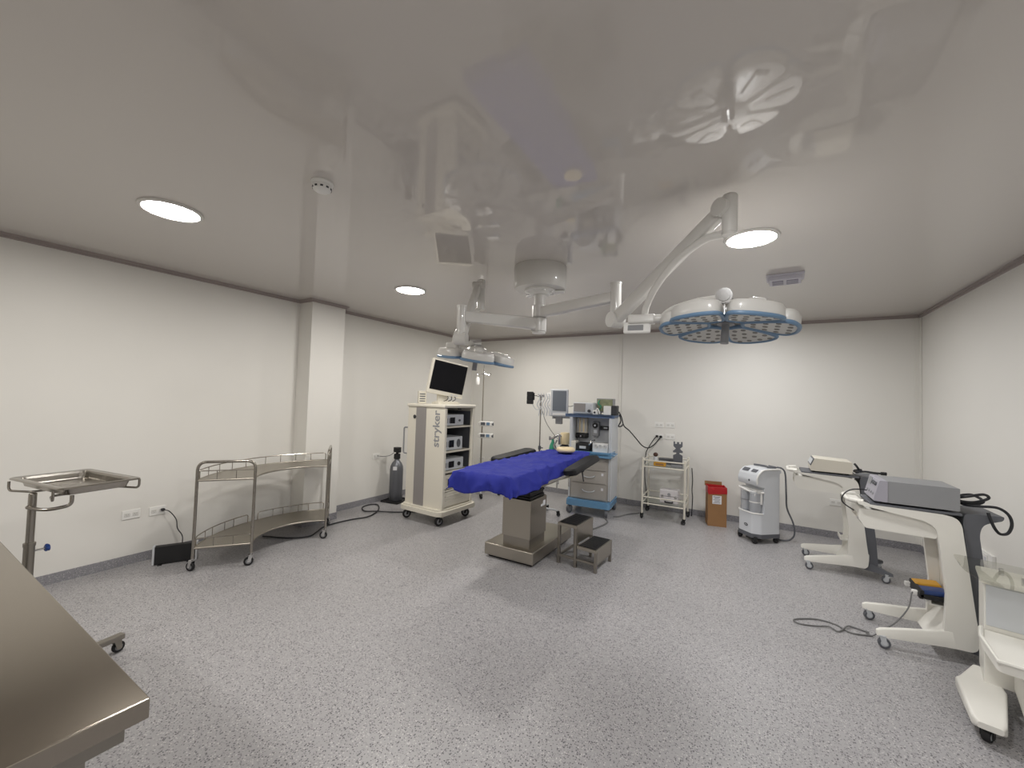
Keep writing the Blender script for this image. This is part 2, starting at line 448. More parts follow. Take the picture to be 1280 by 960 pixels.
outlet((XL, 1.535, 0.424), 'left', 'white double outlet low on the left wall with a black plug, above black box')
outlet((XL, 3.99, 0.655), 'left', 'white outlet on the left wall behind the grey gas cylinder')
outlet((-4.35, YB, 0.405), 'back', 'left of the two low outlets on the back wall, beside the drip stand pole')
outlet((-4.13, YB, 0.405), 'back', 'right of the two low outlets on the back wall, left of the blue table')
outlet((-1.215, YB, 1.222), 'back', 'top left of the four outlets above the white glass trolley')
outlet((-1.061, YB, 1.225), 'back', 'top right of the four outlets above the white glass trolley')
outlet((-1.212, YB, 1.052), 'back', 'bottom left of the four outlets above the white trolley, with black plugs')
outlet((-1.058, YB, 1.058), 'back', 'bottom right of the four outlets above the white glass trolley')
outlet((0.821, YB, 0.424), 'back', 'low outlet on the back wall behind the far white C-shaped cart')
# raceway with outlets on the right wall
t = T('outlet_trunking', 'white wall trunking with outlets, low on the right wall behind the near carts', 'outlet', (XR, 4.82, 0.415), -90)
g = G(); g.box((0, -0.011, 0), (0.52, 0.022, 0.10), 0.004); g.out('channel', WHITE, t)
for k in (-0.14, 0.0, 0.14):
    g = G(); g.box((k, -0.024, 0), (0.11, 0.006, 0.074), 0.002); g.m(1).box((k - 0.025, -0.0275, 0), (0.034, 0.002, 0.03)).box((k + 0.025, -0.0275, 0), (0.034, 0.002, 0.03)); g.out('socket_plate', [WHITE, LGREY], t)

# ================================================================== steel work table (foreground left)
t = T('steel_work_table', 'large bare stainless steel work table in the near left corner', 'table', (-2.09, -0.06, 0))
W2, D2, H = 0.962, 0.44, 0.87
g = G(); g.box((0, 0, H - 0.003), (2 * W2, 2 * D2, 0.006), 0.0028, 3)
for sx in (-1, 1): g.box((sx * (W2 - 0.002), 0, H - 0.023), (0.004, 2 * D2 - 0.001, 0.040), 0.0015)
for sy in (-1, 1): g.box((0, sy * (D2 - 0.002), H - 0.023), (2 * W2 - 0.001, 0.004, 0.040), 0.0015)
g.out('tabletop', TOPSTEEL, t)
g = G()
for sx in (-1, 1): g.box((sx * (W2 - 0.04), 0, H - 0.062), (0.020, 2 * D2 - 0.06, 0.050), 0.003)
for sy in (-1, 1): g.box((0, sy * (D2 - 0.04), H - 0.062), (2 * W2 - 0.10, 0.020, 0.050), 0.003)
g.out('apron', STEELD, t)
for sx in (-1, 1):
    for sy in (-1, 1):
        g = G(); X0, Y0 = sx * (W2 - 0.09), sy * (D2 - 0.075)
        g.prism([(X0, Y0), (X0 - sx * 0.05, Y0), (X0 - sx * 0.05, Y0 - sy * 0.004), (X0 - sx * 0.004, Y0 - sy * 0.004), (X0 - sx * 0.004, Y0 - sy * 0.05), (X0, Y0 - sy * 0.05)], 0.03, H - 0.04)
        g.cyl((X0 - sx * 0.02, Y0 - sy * 0.02, 0), (X0 - sx * 0.02, Y0 - sy * 0.02, 0.035), 0.018)
        g.out('leg', STEELD, t)
g = G(); g.box((0, 0, 0.22), (2 * W2 - 0.2, 2 * D2 - 0.16, 0.02), 0.004); g.out('under_shelf', STEELD, t)

# ================================================================== tray stand
t = T('instrument_tray_stand', 'wheeled stainless steel stand with empty rectangular tray by left wall', 'instrument stand', (-3.245, 0.545, 0), 9.5)
g = G(); zz = 1.02; tw, td = 0.272, 0.165; cy = 0.165
outer = rrect(2 * tw, 2 * td, 0.03, 0, cy); inner = rrect(2 * tw - 0.05, 2 * td - 0.05, 0.03, 0, cy); bot = rrect(2 * tw - 0.075, 2 * td - 0.075, 0.03, 0, cy)
lip = rrect(2 * tw + 0.012, 2 * td + 0.012, 0.034, 0, cy)
def at(poly, z): return [(p[0], p[1], z) for p in poly]
g.loft([at(lip, zz - 0.006), at(lip, zz), at(outer, zz + 0.003), at(inner, zz), at(bot, zz - 0.042)], cap=False)
b = [g.bm.verts.new(p) for p in at(bot, zz - 0.042)]; g.bm.faces.new(b); g._mk()
g.loft([at(lip, zz - 0.006), at([(p[0] * 0.985, cy + (p[1] - cy) * 0.975) for p in outer], zz - 0.008), at([(p[0] * 0.97, cy + (p[1] - cy) * 0.955) for p in inner], zz - 0.012), at([(p[0] * 1.004, cy + (p[1] - cy) * 1.004) for p in bot], zz - 0.0435)], cap=False)
b = [g.bm.verts.new(p) for p in at([(p[0] * 1.004, cy + (p[1] - cy) * 1.004) for p in bot], zz - 0.0435)]; g.bm.faces.new(b); g._mk()
tray = g.out('tray', TUBE, t)
g = G()
for sx in (-1, 1):     # two rod loops carrying the tray
    g.tube(fil([(sx * 0.235, -0.012, zz - 0.012), (sx * 0.235, -0.012, zz - 0.062), (sx * 0.10, 0.03, zz - 0.062), (sx * 0.10, 0.30, zz - 0.062), (sx * 0.235, cy * 2 + 0.012, zz - 0.062), (sx * 0.235, cy * 2 + 0.012, zz - 0.012)], 0.03), 0.006)
g.tube([(-0.11, cy, zz - 0.062), (0.11, cy, zz - 0.062)], 0.006)
g.out('tray_cradle', TUBE, t)
G().tube(fil([(0, 0, 0.90), (0.0, -0.02, 0.90), (0.09, 0.02, 0.885), (0.13, 0.10, 0.90), (0.13, 0.10, zz - 0.068)], 0.05), 0.009).out('arm', TUBE, t)
G().cyl((0, 0, 0.55), (0, 0, 0.965), 0.016).ball((0, 0, 0.965), 0.016, (1, 1, 0.5)).out('pole', TUBE, t)
G().cyl((0, 0, 0.05), (0, 0, 0.70), 0.021).cyl((0, 0, 0.695), (0, 0, 0.712), 0.0235).out('sleeve', STEELD, t)
g = G(); g.cyl((0, 0.018, 0.665), (0, 0.06, 0.665), 0.005); g.m(1)
for k in range(4): g.cyl((0, 0.058, 0.665), (0, 0.074, 0.665), 0.014, 0.017) if k == 0 else g.ball((0.014 * cos(k * 2.09), 0.067, 0.665 + 0.014 * sin(k * 2.09)), 0.008)
g.out('clamp_knob', [CHROME, KNOBB], t, 'blue clamp knob')
g = G(); g.box((0, -0.16, 0.085), (0.40, 0.05, 0.03), 0.004); g.box((0, -0.05, 0.080), (0.06, 0.22, 0.035), 0.004)
g.box((0.135, 0.09, 0.085), (0.045, 0.54, 0.028), 0.004); g.box((-0.16, 0.02, 0.085), (0.045, 0.40, 0.028), 0.004)
g.out('base', STEELD, t)
for x, y in ((0.135, 0.325), (-0.16, 0.19), (0.135, -0.165), (-0.16, -0.165)): caster(t, x, y, 0.03, 0.022, 0.075, 90, STEELD)

# ================================================================== black box on the floor, left wall
t = T('floor_box', 'low black box with silver end cap on the floor under the left wall outlets', 'box', (-4.40, 1.60, 0), 63)
g = G(); g.box((0.0, 0, 0.083), (0.28, 0.055, 0.150), 0.004); g.out('body', BLACK, t)
for sx in (-1, 1): G().box((sx * 0.148, 0, 0.083), (0.016, 0.062, 0.160), 0.005).out('end_cap', LGREY, t)
g = G()
g.bm.free()
for sx in (-1, 1): G().box((sx * 0.10, 0, 0.004), (0.03, 0.10, 0.008), 0.002).out('foot', BLACK, t)
g = G()
g.box((XL + 0.028, 1.565, 0.43), (0.034, 0.026, 0.022), 0.005)
g.tube(cr([(XL + 0.045, 1.565, 0.43), (-4.55, 1.59, 0.42), (-4.50, 1.625, 0.35), (-4.49, 1.635, 0.27), (-4.44, 1.655, 0.21), (-4.385, 1.64, 0.162)], 8), 0.004, 8)
o = g.out('power_cord', CORD, t)
o.matrix_parent_inverse = (Matrix.Translation((-4.40, 1.60, 0)) @ Matrix.Rotation(R(63), 4, 'Z')).inverted()

# ================================================================== crescent trolley
def circ3(a, b, c):
    ax, ay, bx, by, cx, cy = *a, *b, *c
    d = 2 * (ax * (by - cy) + bx * (cy - ay) + cx * (ay - by))
    ux = ((ax * ax + ay * ay) * (by - cy) + (bx * bx + by * by) * (cy - ay) + (cx * cx + cy * cy) * (ay - by)) / d
    uy = ((ax * ax + ay * ay) * (cx - bx) + (bx * bx + by * by) * (ax - cx) + (cx * cx + cy * cy) * (bx - ax)) / d
    return ux, uy, math.hypot(ax - ux, ay - uy)
def arc(a, b, c, n=24, t0=0.0, t1=1.0):
    ux, uy, r = circ3(a, b, c)
    A = math.atan2(a[1] - uy, a[0] - ux); C = math.atan2(c[1] - uy, c[0] - ux); B = math.atan2(b[1] - uy, b[0] - ux)
    def unw(x, ref):
        while x - ref > pi: x -= 2 * pi
        while x - ref < -pi: x += 2 * pi
        return x
    B = unw(B, A); C = unw(C, B)
    return [(ux + r * cos(A + (C - A) * (t0 + (t1 - t0) * k / n)), uy + r * sin(A + (C - A) * (t0 + (t1 - t0) * k / n))) for k in range(n + 1)]
OX, OY = -4.10, 2.3
t = T('crescent_instrument_trolley', 'curved two-shelf stainless steel instrument trolley with gallery rails along left wall', 'trolley', (OX, OY, 0))
pA, pB, pC, pD = (-4.07 - OX, 1.60 - OY), (-3.816 - OX, 1.94 - OY), (-3.894 - OX, 2.714 - OY), (-4.255 - OX, 2.99 - OY)
back = arc(pA, (-4.445 - OX, 2.27 - OY), pD, 30); front = arc(pB, (-4.06 - OX, 2.32 - OY), pC, 30)
RT = 0.0125
for nm, za in (('upper_shelf', 0.762), ('lower_shelf', 0.192)):
    poly = back + front[::-1]
    g = G(); g.prism(poly, za - 0.004, za)
    g.tube([(p[0], p[1], za - 0.004) for p in front], 0.009); g.tube([(p[0], p[1], za - 0.004) for p in back], 0.009)
    g.tube([(*pA, za - 0.004), (*pB, za - 0.004)], 0.009); g.tube([(*pC, za - 0.004), (*pD, za - 0.004)], 0.009)
    g.out(nm, STEEL, t)
for nm, za in (('upper_rail', 0.762), ('lower_rail', 0.192)):
    g = G(); h = 0.078
    def gallery(path, n_post):
        L = len(path) - 1
        g.tube(fil([(path[0][0], path[0][1], za), (path[0][0], path[0][1], za + h)] + [(p[0], p[1], za + h) for p in path[1:-1]] + [(path[-1][0], path[-1][1], za + h), (path[-1][0], path[-1][1], za)], 0.03), 0.005, 8)
        for k in range(1, n_post + 1):
            p = path[round(L * k / (n_post + 1))]; g.tube([(p[0], p[1], za), (p[0], p[1], za + h)], 0.0035, 6)
    if nm == 'upper_rail': gallery(back[1:-1], 8)
    else: gallery(back[1:15], 4); gallery(back[16:-1], 4)
    gallery([pA, ((pA[0] + pB[0]) / 2, (pA[1] + pB[1]) / 2), pB][0:1] + [(pA[0] + (pB[0] - pA[0]) * k / 6, pA[1] + (pB[1] - pA[1]) * k / 6) for k in range(1, 6)] + [pB], 2)
    gallery([(pC[0] + (pD[0] - pC[0]) * k / 6, pC[1] + (pD[1] - pC[1]) * k / 6) for k in range(0, 7)], 2)
    g.out(nm, TUBE, t)
for a, b, zt in ((pA, pB, 0.915), (pC, pD, 0.925)):
    G().tube(fil([(*a, 0.105), (*a, zt), (*b, zt), (*b, 0.105)], 0.07, 8), RT, 12).out('end_frame', TUBE, t)
for p, yw in ((pA, 200), (pB, 250), (pC, 215), (pD, 120)): caster(t, p[0], p[1], 0.038, 0.024, 0.115, yw, CHROME)
cord('power_cable', 'long black cable looping over the floor from the curved trolley to the video cart',
     [(-4.43, 2.36, 0.012), (-4.17, 2.48, 0.012), (-4.05, 2.63, 0.012), (-4.11, 2.76, 0.012), (-4.20, 2.90, 0.012), (-4.22, 3.06, 0.012), (-4.19, 3.27, 0.012), (-4.13, 3.47, 0.012), (-4.25, 3.72, 0.012), (-4.46, 3.90, 0.012), (-4.56, 3.85, 0.012), (-4.53, 3.70, 0.012), (-4.36, 3.60, 0.012), (-4.20, 3.66, 0.022), (-4.02, 3.80, 0.012), (-3.80, 3.98, 0.012)], 0.008)
# ================================================================== gas cylinder
t = T('cylinder_tray', 'flat black square tray on the floor under the grey gas cylinder', 'tray', (-4.465, 4.225, 0), 8)
g = G(); g.box((0, 0, 0.006), (0.30, 0.30, 0.012), 0.003)
for sx in (-1, 1): g.box((sx * 0.147, 0, 0.016), (0.008, 0.30, 0.012), 0.002).box((0, sx * 0.147, 0.016), (0.30, 0.008, 0.012), 0.002)
g.out('base', BLACK, t)
t = T('gas_cylinder', 'grey metal gas cylinder with black valve standing against left wall behind video cart', 'gas cylinder', (-4.47, 4.225, 0.013))
G().lathe([(0, 0), (0.085, 0), (0.094, 0.012), (0.094, 0.44), (0.088, 0.49), (0.07, 0.535), (0.045, 0.565), (0.034, 0.585), (0.034, 0.60), (0, 0.60)]).out('body', GASGR, t)
g = G(); g.lathe([(0.04, 0.595), (0.046, 0.60), (0.046, 0.665), (0.036, 0.67), (0, 0.67)]); g.cyl((0, 0, 0.665), (0, 0, 0.69), 0.02)
g.box((0.0, 0, 0.715), (0.12, 0.05, 0.055), 0.012).cyl((0, 0, 0.735), (0, 0, 0.76), 0.055).out('valve', BLACK, t)
g = G(); g.box((0.052, -0.080, 0.47), (0.055, 0.004, 0.05), 0.001, rot=(0, 0, 33)); g.out('label', PAPER, t, 'white label on shoulder')
g = G()
g.tube(cr([(XL + 0.03, 3.99, 0.662), (-4.60, 4.02, 0.655), (-4.57, 4.08, 0.648), (-4.535, 4.15, 0.66), (-4.50, 4.195, 0.70)], 8), 0.005, 8)
tag(g.out('gas_hose', GCORD), 'thin grey hose from wall outlet to the valve of the grey gas cylinder', 'hose')

# ================================================================== video tower
t = T('endoscopy_video_cart', 'tall cream video cart with grey side stripe and open shelves, beside gas cylinder', 'medical cart', (-3.475, 4.018, 0), -1.5)
bw, bd = 0.35, 0.352
g = G()
base = rp([(-bw, -bd), (bw, -bd), (bw, bd), (-bw, bd)], 0.09, 6)
g.prism([(p[0], p[1]) for p in base], 0.125, 0.175)
g.prism([(p[0] * 0.94, p[1] * 0.94) for p in base], 0.175, 0.195)
for sx in (-1, 1):
    for sy in (-1, 1): g.box((sx * 0.27, sy * 0.25, 0.150), (0.15, 0.15, 0.07), 0.02)
g.out('base', CREAM, t)
for sx, sy, yw in ((-1, -1, 240), (1, -1, 250), (1, 1, 205), (-1, 1, 300)): caster(t, sx * 0.27, sy * 0.25, 0.052, 0.032, 0.125, yw, BLACK, BLACK, GREY)
w2, d2, z0, z1 = 0.305, 0.287, 0.19, 1.40
g = G()                                            # carcass: side walls, back and floor of the cabinet
g.box((0.0, -d2 + 0.012, (z0 + z1) / 2), (2 * w2, 0.024, z1 - z0), 0.004)
g.box((0.0, d2 - 0.012, (z0 + z1) / 2), (2 * w2, 0.024, z1 - z0), 0.004)
g.box((-w2 + 0.010, 0, (z0 + z1) / 2), (0.02, 2 * d2 - 0.05, z1 - z0))
g.box((0, 0, z0 + 0.01), (2 * w2 - 0.04, 2 * d2 - 0.05, 0.02))
g.out('carcass', CREAM, t)
g = G()
for sy in (-1, 1): g.box((w2 - 0.012, sy * (d2 - 0.022), (z0 + z1) / 2), (0.05, 0.045, z1 - z0 - 0.004), 0.012)
g.out('front_post', CREAM, t)
g = G(); g.box((0, 0, z1 + 0.020), (2 * w2 + 0.03, 2 * d2 + 0.03, 0.040), 0.012, 3)
g.out('top_panel', CREAM, t)
G().box((-0.075, -d2 - 0.001, (z0 + z1) / 2), (0.17, 0.010, z1 - z0 - 0.01), 0.003).out('side_stripe', TAUPE, t, 'taupe grey vertical side stripe')
G().box((0.0, d2 - 0.027, 0.78), (2 * w2 - 0.05, 0.006, z1 - z0 - 0.06)).box((-w2 + 0.024, 0, 0.78), (0.006, 2 * d2 - 0.06, z1 - z0 - 0.06)).box((0, -d2 + 0.027, 0.78), (2 * w2 - 0.05, 0.006, z1 - z0 - 0.06)).out('lining', SLATE, t, 'dark grey inner lining')
SHZ = (1.165, 0.865, 0.622, 0.395)
for z in SHZ: G().box((0.012, 0, z), (2 * w2 - 0.045, 2 * d2 - 0.062, 0.020), 0.004).out('shelf', CREAMD, t)
g = G(); g.box((w2 - 0.030, 0, 0.297), (0.06, 2 * d2 - 0.10, 0.165), 0.006); f = g.out('drawer', CREAM, t)
G().box((w2 + 0.001, 0, 0.335), (0.006, 2 * d2 - 0.13, 0.012), 0.002).box((w2 + 0.001, 0, 0.29), (0.004, 2 * d2 - 0.13, 0.006), 0.001).out('drawer_groove', CREAMD, f)
G().tube(fil([(-w2 - 0.002, -0.267, 0.80), (-w2 - 0.085, -0.267, 0.80), (-w2 - 0.085, -0.267, 1.13), (-w2 - 0.002, -0.267, 1.13)], 0.03), 0.010).out('handle', GREY, t)
G().lathe([(0, 0), (0.022, 0), (0.024, 0.006), (0, 0.008)], mat=Matrix.Translation((-0.185, -d2 - 0.001, 1.275)) @ Matrix.Rotation(pi / 2, 4, 'X')).out('side_lock', CHAR, t)
G().box((w2 - 0.01, 0.0, 1.388), (0.02, 0.05, 0.016), 0.004).out('latch', BLACK, t)
X = Matrix.Translation((0.185, -d2 - 0.0005, 1.145)) @ Matrix.Rotation(pi / 2, 4, 'X') @ Matrix.Rotation(pi / 2, 4, 'Z')
text_mesh('stryker', 0.152, GREY, 'lettering', t, X, 0.0012)
tower = t
Mt = Matrix.Translation((-3.475, 4.018, 0)) @ Matrix.Rotation(R(-1.5), 4, 'Z')
def on_tower(name, z, w, h, d, label, kind):
    """a box-shaped device standing on a shelf, front facing +X"""
    p = Mt @ V((0.07, -0.287 + 0.055 + w / 2, z))
    r = T(name, label, 'medical device', p, -1.5, 'devices on the video cart shelves')
    g = G(); g.box((0, 0, h / 2 + 0.006), (d, w, h), 0.008)
    for sx in (-1, 1):
        for sy in (-1, 1): g.cyl((sx * d * 0.4, sy * w * 0.4, 0), (sx * d * 0.4, sy * w * 0.4, 0.01), 0.01, n=10)
    g.out('case', LGREY if kind != 3 else CREAM, r)
    xf = d / 2 + 0.0015
    if kind in (0, 1, 2):
        G().box((xf, -w * 0.12, h * 0.52), (0.006, w * 0.26, h * 0.55), 0.002).out('display', SCREEN, r)
        g = G()
        if kind == 1: g.prism([(w * 0.27 + 0.036 * cos(a * pi / 10), h * 0.52 + 0.052 * sin(a * pi / 10)) for a in range(20)], xf - 0.003, xf + 0.002, 'x')
        else: g.cyl((xf - 0.002, w * 0.25, h * 0.5), (xf + 0.012, w * 0.25, h * 0.5), h * (0.10 if kind == 0 else 0.17))
        g.out('control_knob', DGREY if kind != 2 else BLACK, r)
        g = G()
        for k in range(2): g.box((xf, -w * (0.38 - 0.10 * k), h * 0.5), (0.004, w * 0.045, h * 0.42), 0.001)
        g.out('button_strip', GREY, r)
    else:
        g = G(); g.box((xf, 0, h * 0.52), (0.006, w * 0.74, h * 0.62), 0.003); s = g.out('bezel', CREAMD, r)
        G().box((xf + 0.003, -0.01, h * 0.52), (0.004, w * 0.56, h * 0.48), 0.002).out('display', SCREEN, s)
on_tower('camera_console', SHZ[0] + 0.011, 0.35, 0.135, 0.40, 'grey device with small dark display on the top shelf of the video cart', 0)
on_tower('light_source', SHZ[1] + 0.011, 0.34, 0.160, 0.40, 'grey device with tall oval control on the second shelf of the video cart', 1)
on_tower('insufflator', SHZ[2] + 0.011, 0.37, 0.140, 0.40, 'grey device with black round knob on the third shelf of the video cart', 2)
on_tower('shaver_console', SHZ[3] + 0.011, 0.41, 0.170, 0.40, 'cream device with large dark display on the bottom shelf of the video cart', 3)
for k, (px, py, pz, ln) in enumerate(((-0.04, -0.04, SHZ[0] + 0.155, 0.3), (-0.04, -0.04, SHZ[1] + 0.180, 0.28))):
    g = G(); g.tube(cr([(0.0, -0.16, 0), (0.09, -0.08, 0.0), (0.02, 0.02, 0.0), (0.10, 0.10, 0.0)], 8), 0.006, 8)
    o = g.out('coiled_cable', GCORD); o.location = Mt @ V((px, py, pz + 0.002)); o.rotation_euler = (0, 0, R(-1.5))
    tag(o, ('grey cable lying on the top shelf device inside the video cart', 'grey cable lying on the second shelf device inside the video cart')[k], 'cable')

# monitor on the cart
t = T('flat_screen_monitor', 'cream framed flat screen with black screen, tilted on top of the video cart', 'monitor', Mt @ V((0.065, -0.005, 1.441)), 64)
G().prism(rrect(0.30, 0.24, 0.03), 0, 0.022).prism(rrect(0.26, 0.20, 0.03), 0.022, 0.034).out('stand_base', CREAM, t)
g = G(); g.box((-0.02, 0.07, 0.11), (0.14, 0.05, 0.20), 0.012); g.out('stand_neck', CREAM, t)
Q = Matrix.Translation((0.02, 0.02, 0.325)) @ Matrix.Rotation(R(9), 4, 'Y') @ Matrix.Rotation(R(4), 4, 'X')
g = G(); g.box((0, 0, 0), (0.50, 0.060, 0.445), 0.012, mat=Q); g.box((0, 0.04, 0), (0.34, 0.04, 0.28), 0.018, mat=Q)
fr = g.out('frame', CREAM, t)
G().box((0.004, -0.0305, 0.018), (0.462, 0.006, 0.372), 0.002, mat=Q).out('screen', BLKGL, fr)
G().box((0.15, -0.0305, -0.195), (0.05, 0.004, 0.010), 0.001, mat=Q).box((0.09, -0.0305, -0.195), (0.03, 0.004, 0.010), 0.001, mat=Q).out('buttons', LGREY, fr)
g = G()
for k in range(3): g.tube(cr([(0.02 + 0.045 * k, 0.03, 0.125), (0.03 + 0.05 * k, 0.0, 0.085), (0.01 + 0.055 * k, -0.015, 0.055), (-0.02 + 0.06 * k, 0.02, 0.036)], 6), 0.005, 7)
g.out('monitor_cable', CORD, t)
g = G(); g.box((0, 0, 0.08), (0.10, 0.12, 0.16), 0.01); 
for k in range(4): g.m(1).box((0, -0.061, 0.03 + 0.03 * k), (0.07, 0.004, 0.012))
o = g.out('video_adapter', [CREAM, SLATE]); o.location = Mt @ V((-0.235, -0.13, 1.4405)); o.rotation_euler = (0, 0, R(50))
tag(o, 'small cream box with dark vent slots on video cart top, behind the monitor', 'medical device')

# ================================================================== drip stands and pumps
def iv_stand(loc, h, label, five=True, yaw=0, foot=0.30):
    t = T('drip_stand', label, 'drip stand', loc, yaw)
    g = G(); g.lathe([(0, 0.06), (0.05, 0.06), (0.05, 0.10), (0.03, 0.14), (0.018, 0.15)])
    for k in range(5):
        a = 2 * pi * k / 5; g.tube(fil([(0.03 * cos(a), 0.03 * sin(a), 0.095), (foot * 0.8 * cos(a), foot * 0.8 * sin(a), 0.085), (foot * cos(a), foot * sin(a), 0.072)], 0.05), 0.012, 8)
    g.out('base', LGREY, t)
    for k in range(5):
        a = 2 * pi * k / 5; caster(t, foot * cos(a), foot * sin(a), 0.026, 0.022, 0.07, 40 + 70 * k, BLACK)
    G().cyl((0, 0, 0.10), (0, 0, h * 0.55), 0.0125).out('lower_pole', TUBE, t)
    G().cyl((0, 0, h * 0.55), (0, 0, h), 0.009).out('upper_pole', TUBE, t)
    G().cyl((0, 0, h * 0.54), (0, 0, h * 0.57), 0.020).cyl((0.015, 0, h * 0.555), (0.045, 0, h * 0.555), 0.008).out('height_collar', DGREY, t)
    return t
t = iv_stand((-3.76, 5.33, 0), 2.0, 'tall drip stand on castors with two infusion pumps, behind the video cart', yaw=20)
g = G()
for k in range(4):
    a = pi / 2 * k + 0.4; g.tube(fil([(0, 0, 1.92), (0.10 * cos(a), 0.10 * sin(a), 1.90), (0.12 * cos(a), 0.12 * sin(a), 1.93)], 0.02), 0.005, 8)
g.cyl((0, 0, 1.93), (0, 0, 2.06), 0.012, 0.004); g.out('hook_spider', CHROME, t)
g = G(); g.tube(cr([(-0.09, -0.05, 1.915), (-0.09, -0.05, 1.88), (-0.085, -0.05, 1.84)], 6), 0.004, 8)
g.lathe([(0, 0), (0.026, 0.0), (0.034, 0.02), (0.034, 0.10), (0.02, 0.125), (0, 0.13)], c=(-0.085, -0.05, 1.735)); g.out('drip_bottle', WHITE, t, 'white drip bottle')
for z, lab in ((1.125, 'upper of two small white infusion pumps clamped to the drip stand pole'), (0.94, 'lower of two small white infusion pumps clamped to the drip stand pole')):
    q = T('infusion_pump', lab, 'infusion pump', (-3.655, 5.26, z), 25, 'infusion pumps on the drip stand')
    g = G(); g.box((0.02, 0, 0), (0.22, 0.10, 0.075), 0.012, 3); g.box((-0.085, 0.0, 0.0), (0.05, 0.06, 0.05), 0.006); g.out('case', WHITE, q)
    G().box((-0.025, -0.051, 0.004), (0.07, 0.005, 0.048), 0.002).out('display', SLATE, q)
    G().box((0.055, -0.051, 0.004), (0.055, 0.005, 0.045), 0.002).out('keypad', RIMBLUE, q)
    G().cyl((0.115, -0.03, 0), (0.14, -0.03, 0), 0.024).out('syringe_driver', DGREY, q)

t = iv_stand((-2.50, 4.90, 0), 1.60, 'steel stand beside the head of the blue table, with hanging leads and black pack', yaw=15, foot=0.27)
g = G(); g.box((0.0, 0, 1.585), (0.10, 0.03, 0.03), 0.006); g.tube(fil([(-0.05, 0, 1.585), (-0.09, -0.01, 1.585), (-0.10, -0.01, 1.62)], 0.02), 0.006); g.out('hanger', CHROME, t)
g = G()
for k in range(5):
    x = -0.03 + 0.035 * k
    g.tube(cr([(x, -0.02, 1.62), (x + 0.02, -0.035, 1.55), (x - 0.015, -0.03, 1.47), (x + 0.02, -0.025, 1.40), (x + 0.01, -0.02, 1.32)], 6), 0.006, 7)
g.tube(cr([(0.02, 0, 1.42), (-0.05, -0.03, 1.40), (-0.10, -0.03, 1.46), (-0.12, -0.03, 1.52)], 6), 0.005, 7)
tag_o = g.out('hanging_leads', LGREY, t)
g = G()
for k, z in enumerate((1.61, 1.555, 1.50)): g.box((-0.145, -0.02, z), (0.085, 0.06, 0.058), 0.008)
g.box((-0.10, -0.02, 1.575), (0.03, 0.03, 0.10), 0.004); o = g.out('battery_pack', BLACK, t, 'black ribbed battery pack')
g = G(); g.tube(cr([(0.02, 0.0, 1.40), (0.06, 0.05, 1.25), (0.13, 0.16, 1.10), (0.20, 0.28, 0.99)], 8), 0.004, 7)
g.out('drip_line', GCORD, t)
# ================================================================== anaesthesia machine
AY = 5.5
am = T('anaesthesia_machine', 'grey anaesthesia workstation with pale blue trays, drawers and side screen by back wall', 'medical machine', (-1.965, 5.53, 0), 6)
t = am
g = G(); base = rp([(-0.30, -0.30), (0.30, -0.30), (0.30, 0.27), (-0.30, 0.27)], 0.05)
g.prism(base, 0.115, 0.185); g.prism([(p[0] * 0.97, p[1] * 0.97) for p in base], 0.185, 0.20)
g.out('base_bumper', BLUE, t, 'pale blue base bumper')
for sx, sy, yw in ((-1, -1, 250), (1, -1, 280), (1, 1, 300), (-1, 1, 220)): caster(t, sx * 0.245, sy * 0.235, 0.056, 0.035, 0.12, yw, GREY, SLATE, GREY)
g = G(); g.box((0, 0.0, 0.50), (0.52, 0.46, 0.60), 0.008)
g.out('drawer_cabinet', GTAUPE, t)
for sx in (-1, 1):
    g = G(); g.box((sx * 0.272, 0.01, 0.76), (0.044, 0.46, 1.12), 0.012, 3); g.m(1).box((sx * 0.272, -0.226, 0.50), (0.030, 0.02, 0.58), 0.006)
    g.out('side_column', [SIDEC, LGREY], t)
for z, hh in ((0.685, 0.165), (0.512, 0.165), (0.315, 0.200)):
    g = G(); g.box((0, -0.236, z), (0.47, 0.016, hh), 0.005); d = g.out('drawer', GTAUPE, t)
    if z < 0.65:
        g = G(); g.tube(cr([(-0.085, -0.244, z + 0.02), (-0.06, -0.262, z + 0.005), (0.0, -0.268, z - 0.004), (0.06, -0.262, z + 0.005), (0.085, -0.244, z + 0.02)], 6), 0.007, 8)
        g.out('handle', LGREY, d)
        G().box((0.185, -0.245, z + 0.045), (0.03, 0.003, 0.035), 0.001).out('lock_label', PAPER, d)
g = G(); g.prism(rp([(-0.32, -0.33), (0.31, -0.33), (0.31, -0.03), (-0.32, -0.03)], 0.03), 0.815, 0.84)
g.prism(rp([(-0.32, -0.33), (0.31, -0.33), (0.31, -0.305), (-0.32, -0.305)], 0.008), 0.79, 0.862)
for sx in (-0.31, 0.30): g.prism(rp([(sx - 0.012, -0.33), (sx + 0.012, -0.33), (sx + 0.012, -0.05), (sx - 0.012, -0.05)], 0.008), 0.79, 0.862)
g.tube(fil([(0.31, -0.30, 0.83), (0.345, -0.30, 0.83), (0.345, -0.08, 0.83), (0.31, -0.08, 0.83)], 0.02), 0.009)
g.out('work_tray', BLUE, t, 'pale blue work tray')
g = G(); g.box((0, 0.13, 1.07), (0.50, 0.20, 0.50), 0.004); g.out('back_panel', LGREY, t)
g = G(); g.prism(rp([(-0.36, -0.22), (0.32, -0.22), (0.32, 0.25), (-0.36, 0.25)], 0.03), 1.325, 1.350); g.prism(rp([(-0.36, -0.22), (0.32, -0.22), (0.32, -0.20), (-0.36, -0.20)], 0.008), 1.31, 1.352)
g.out('top_shelf', TOPB, t, 'slate blue top shelf')
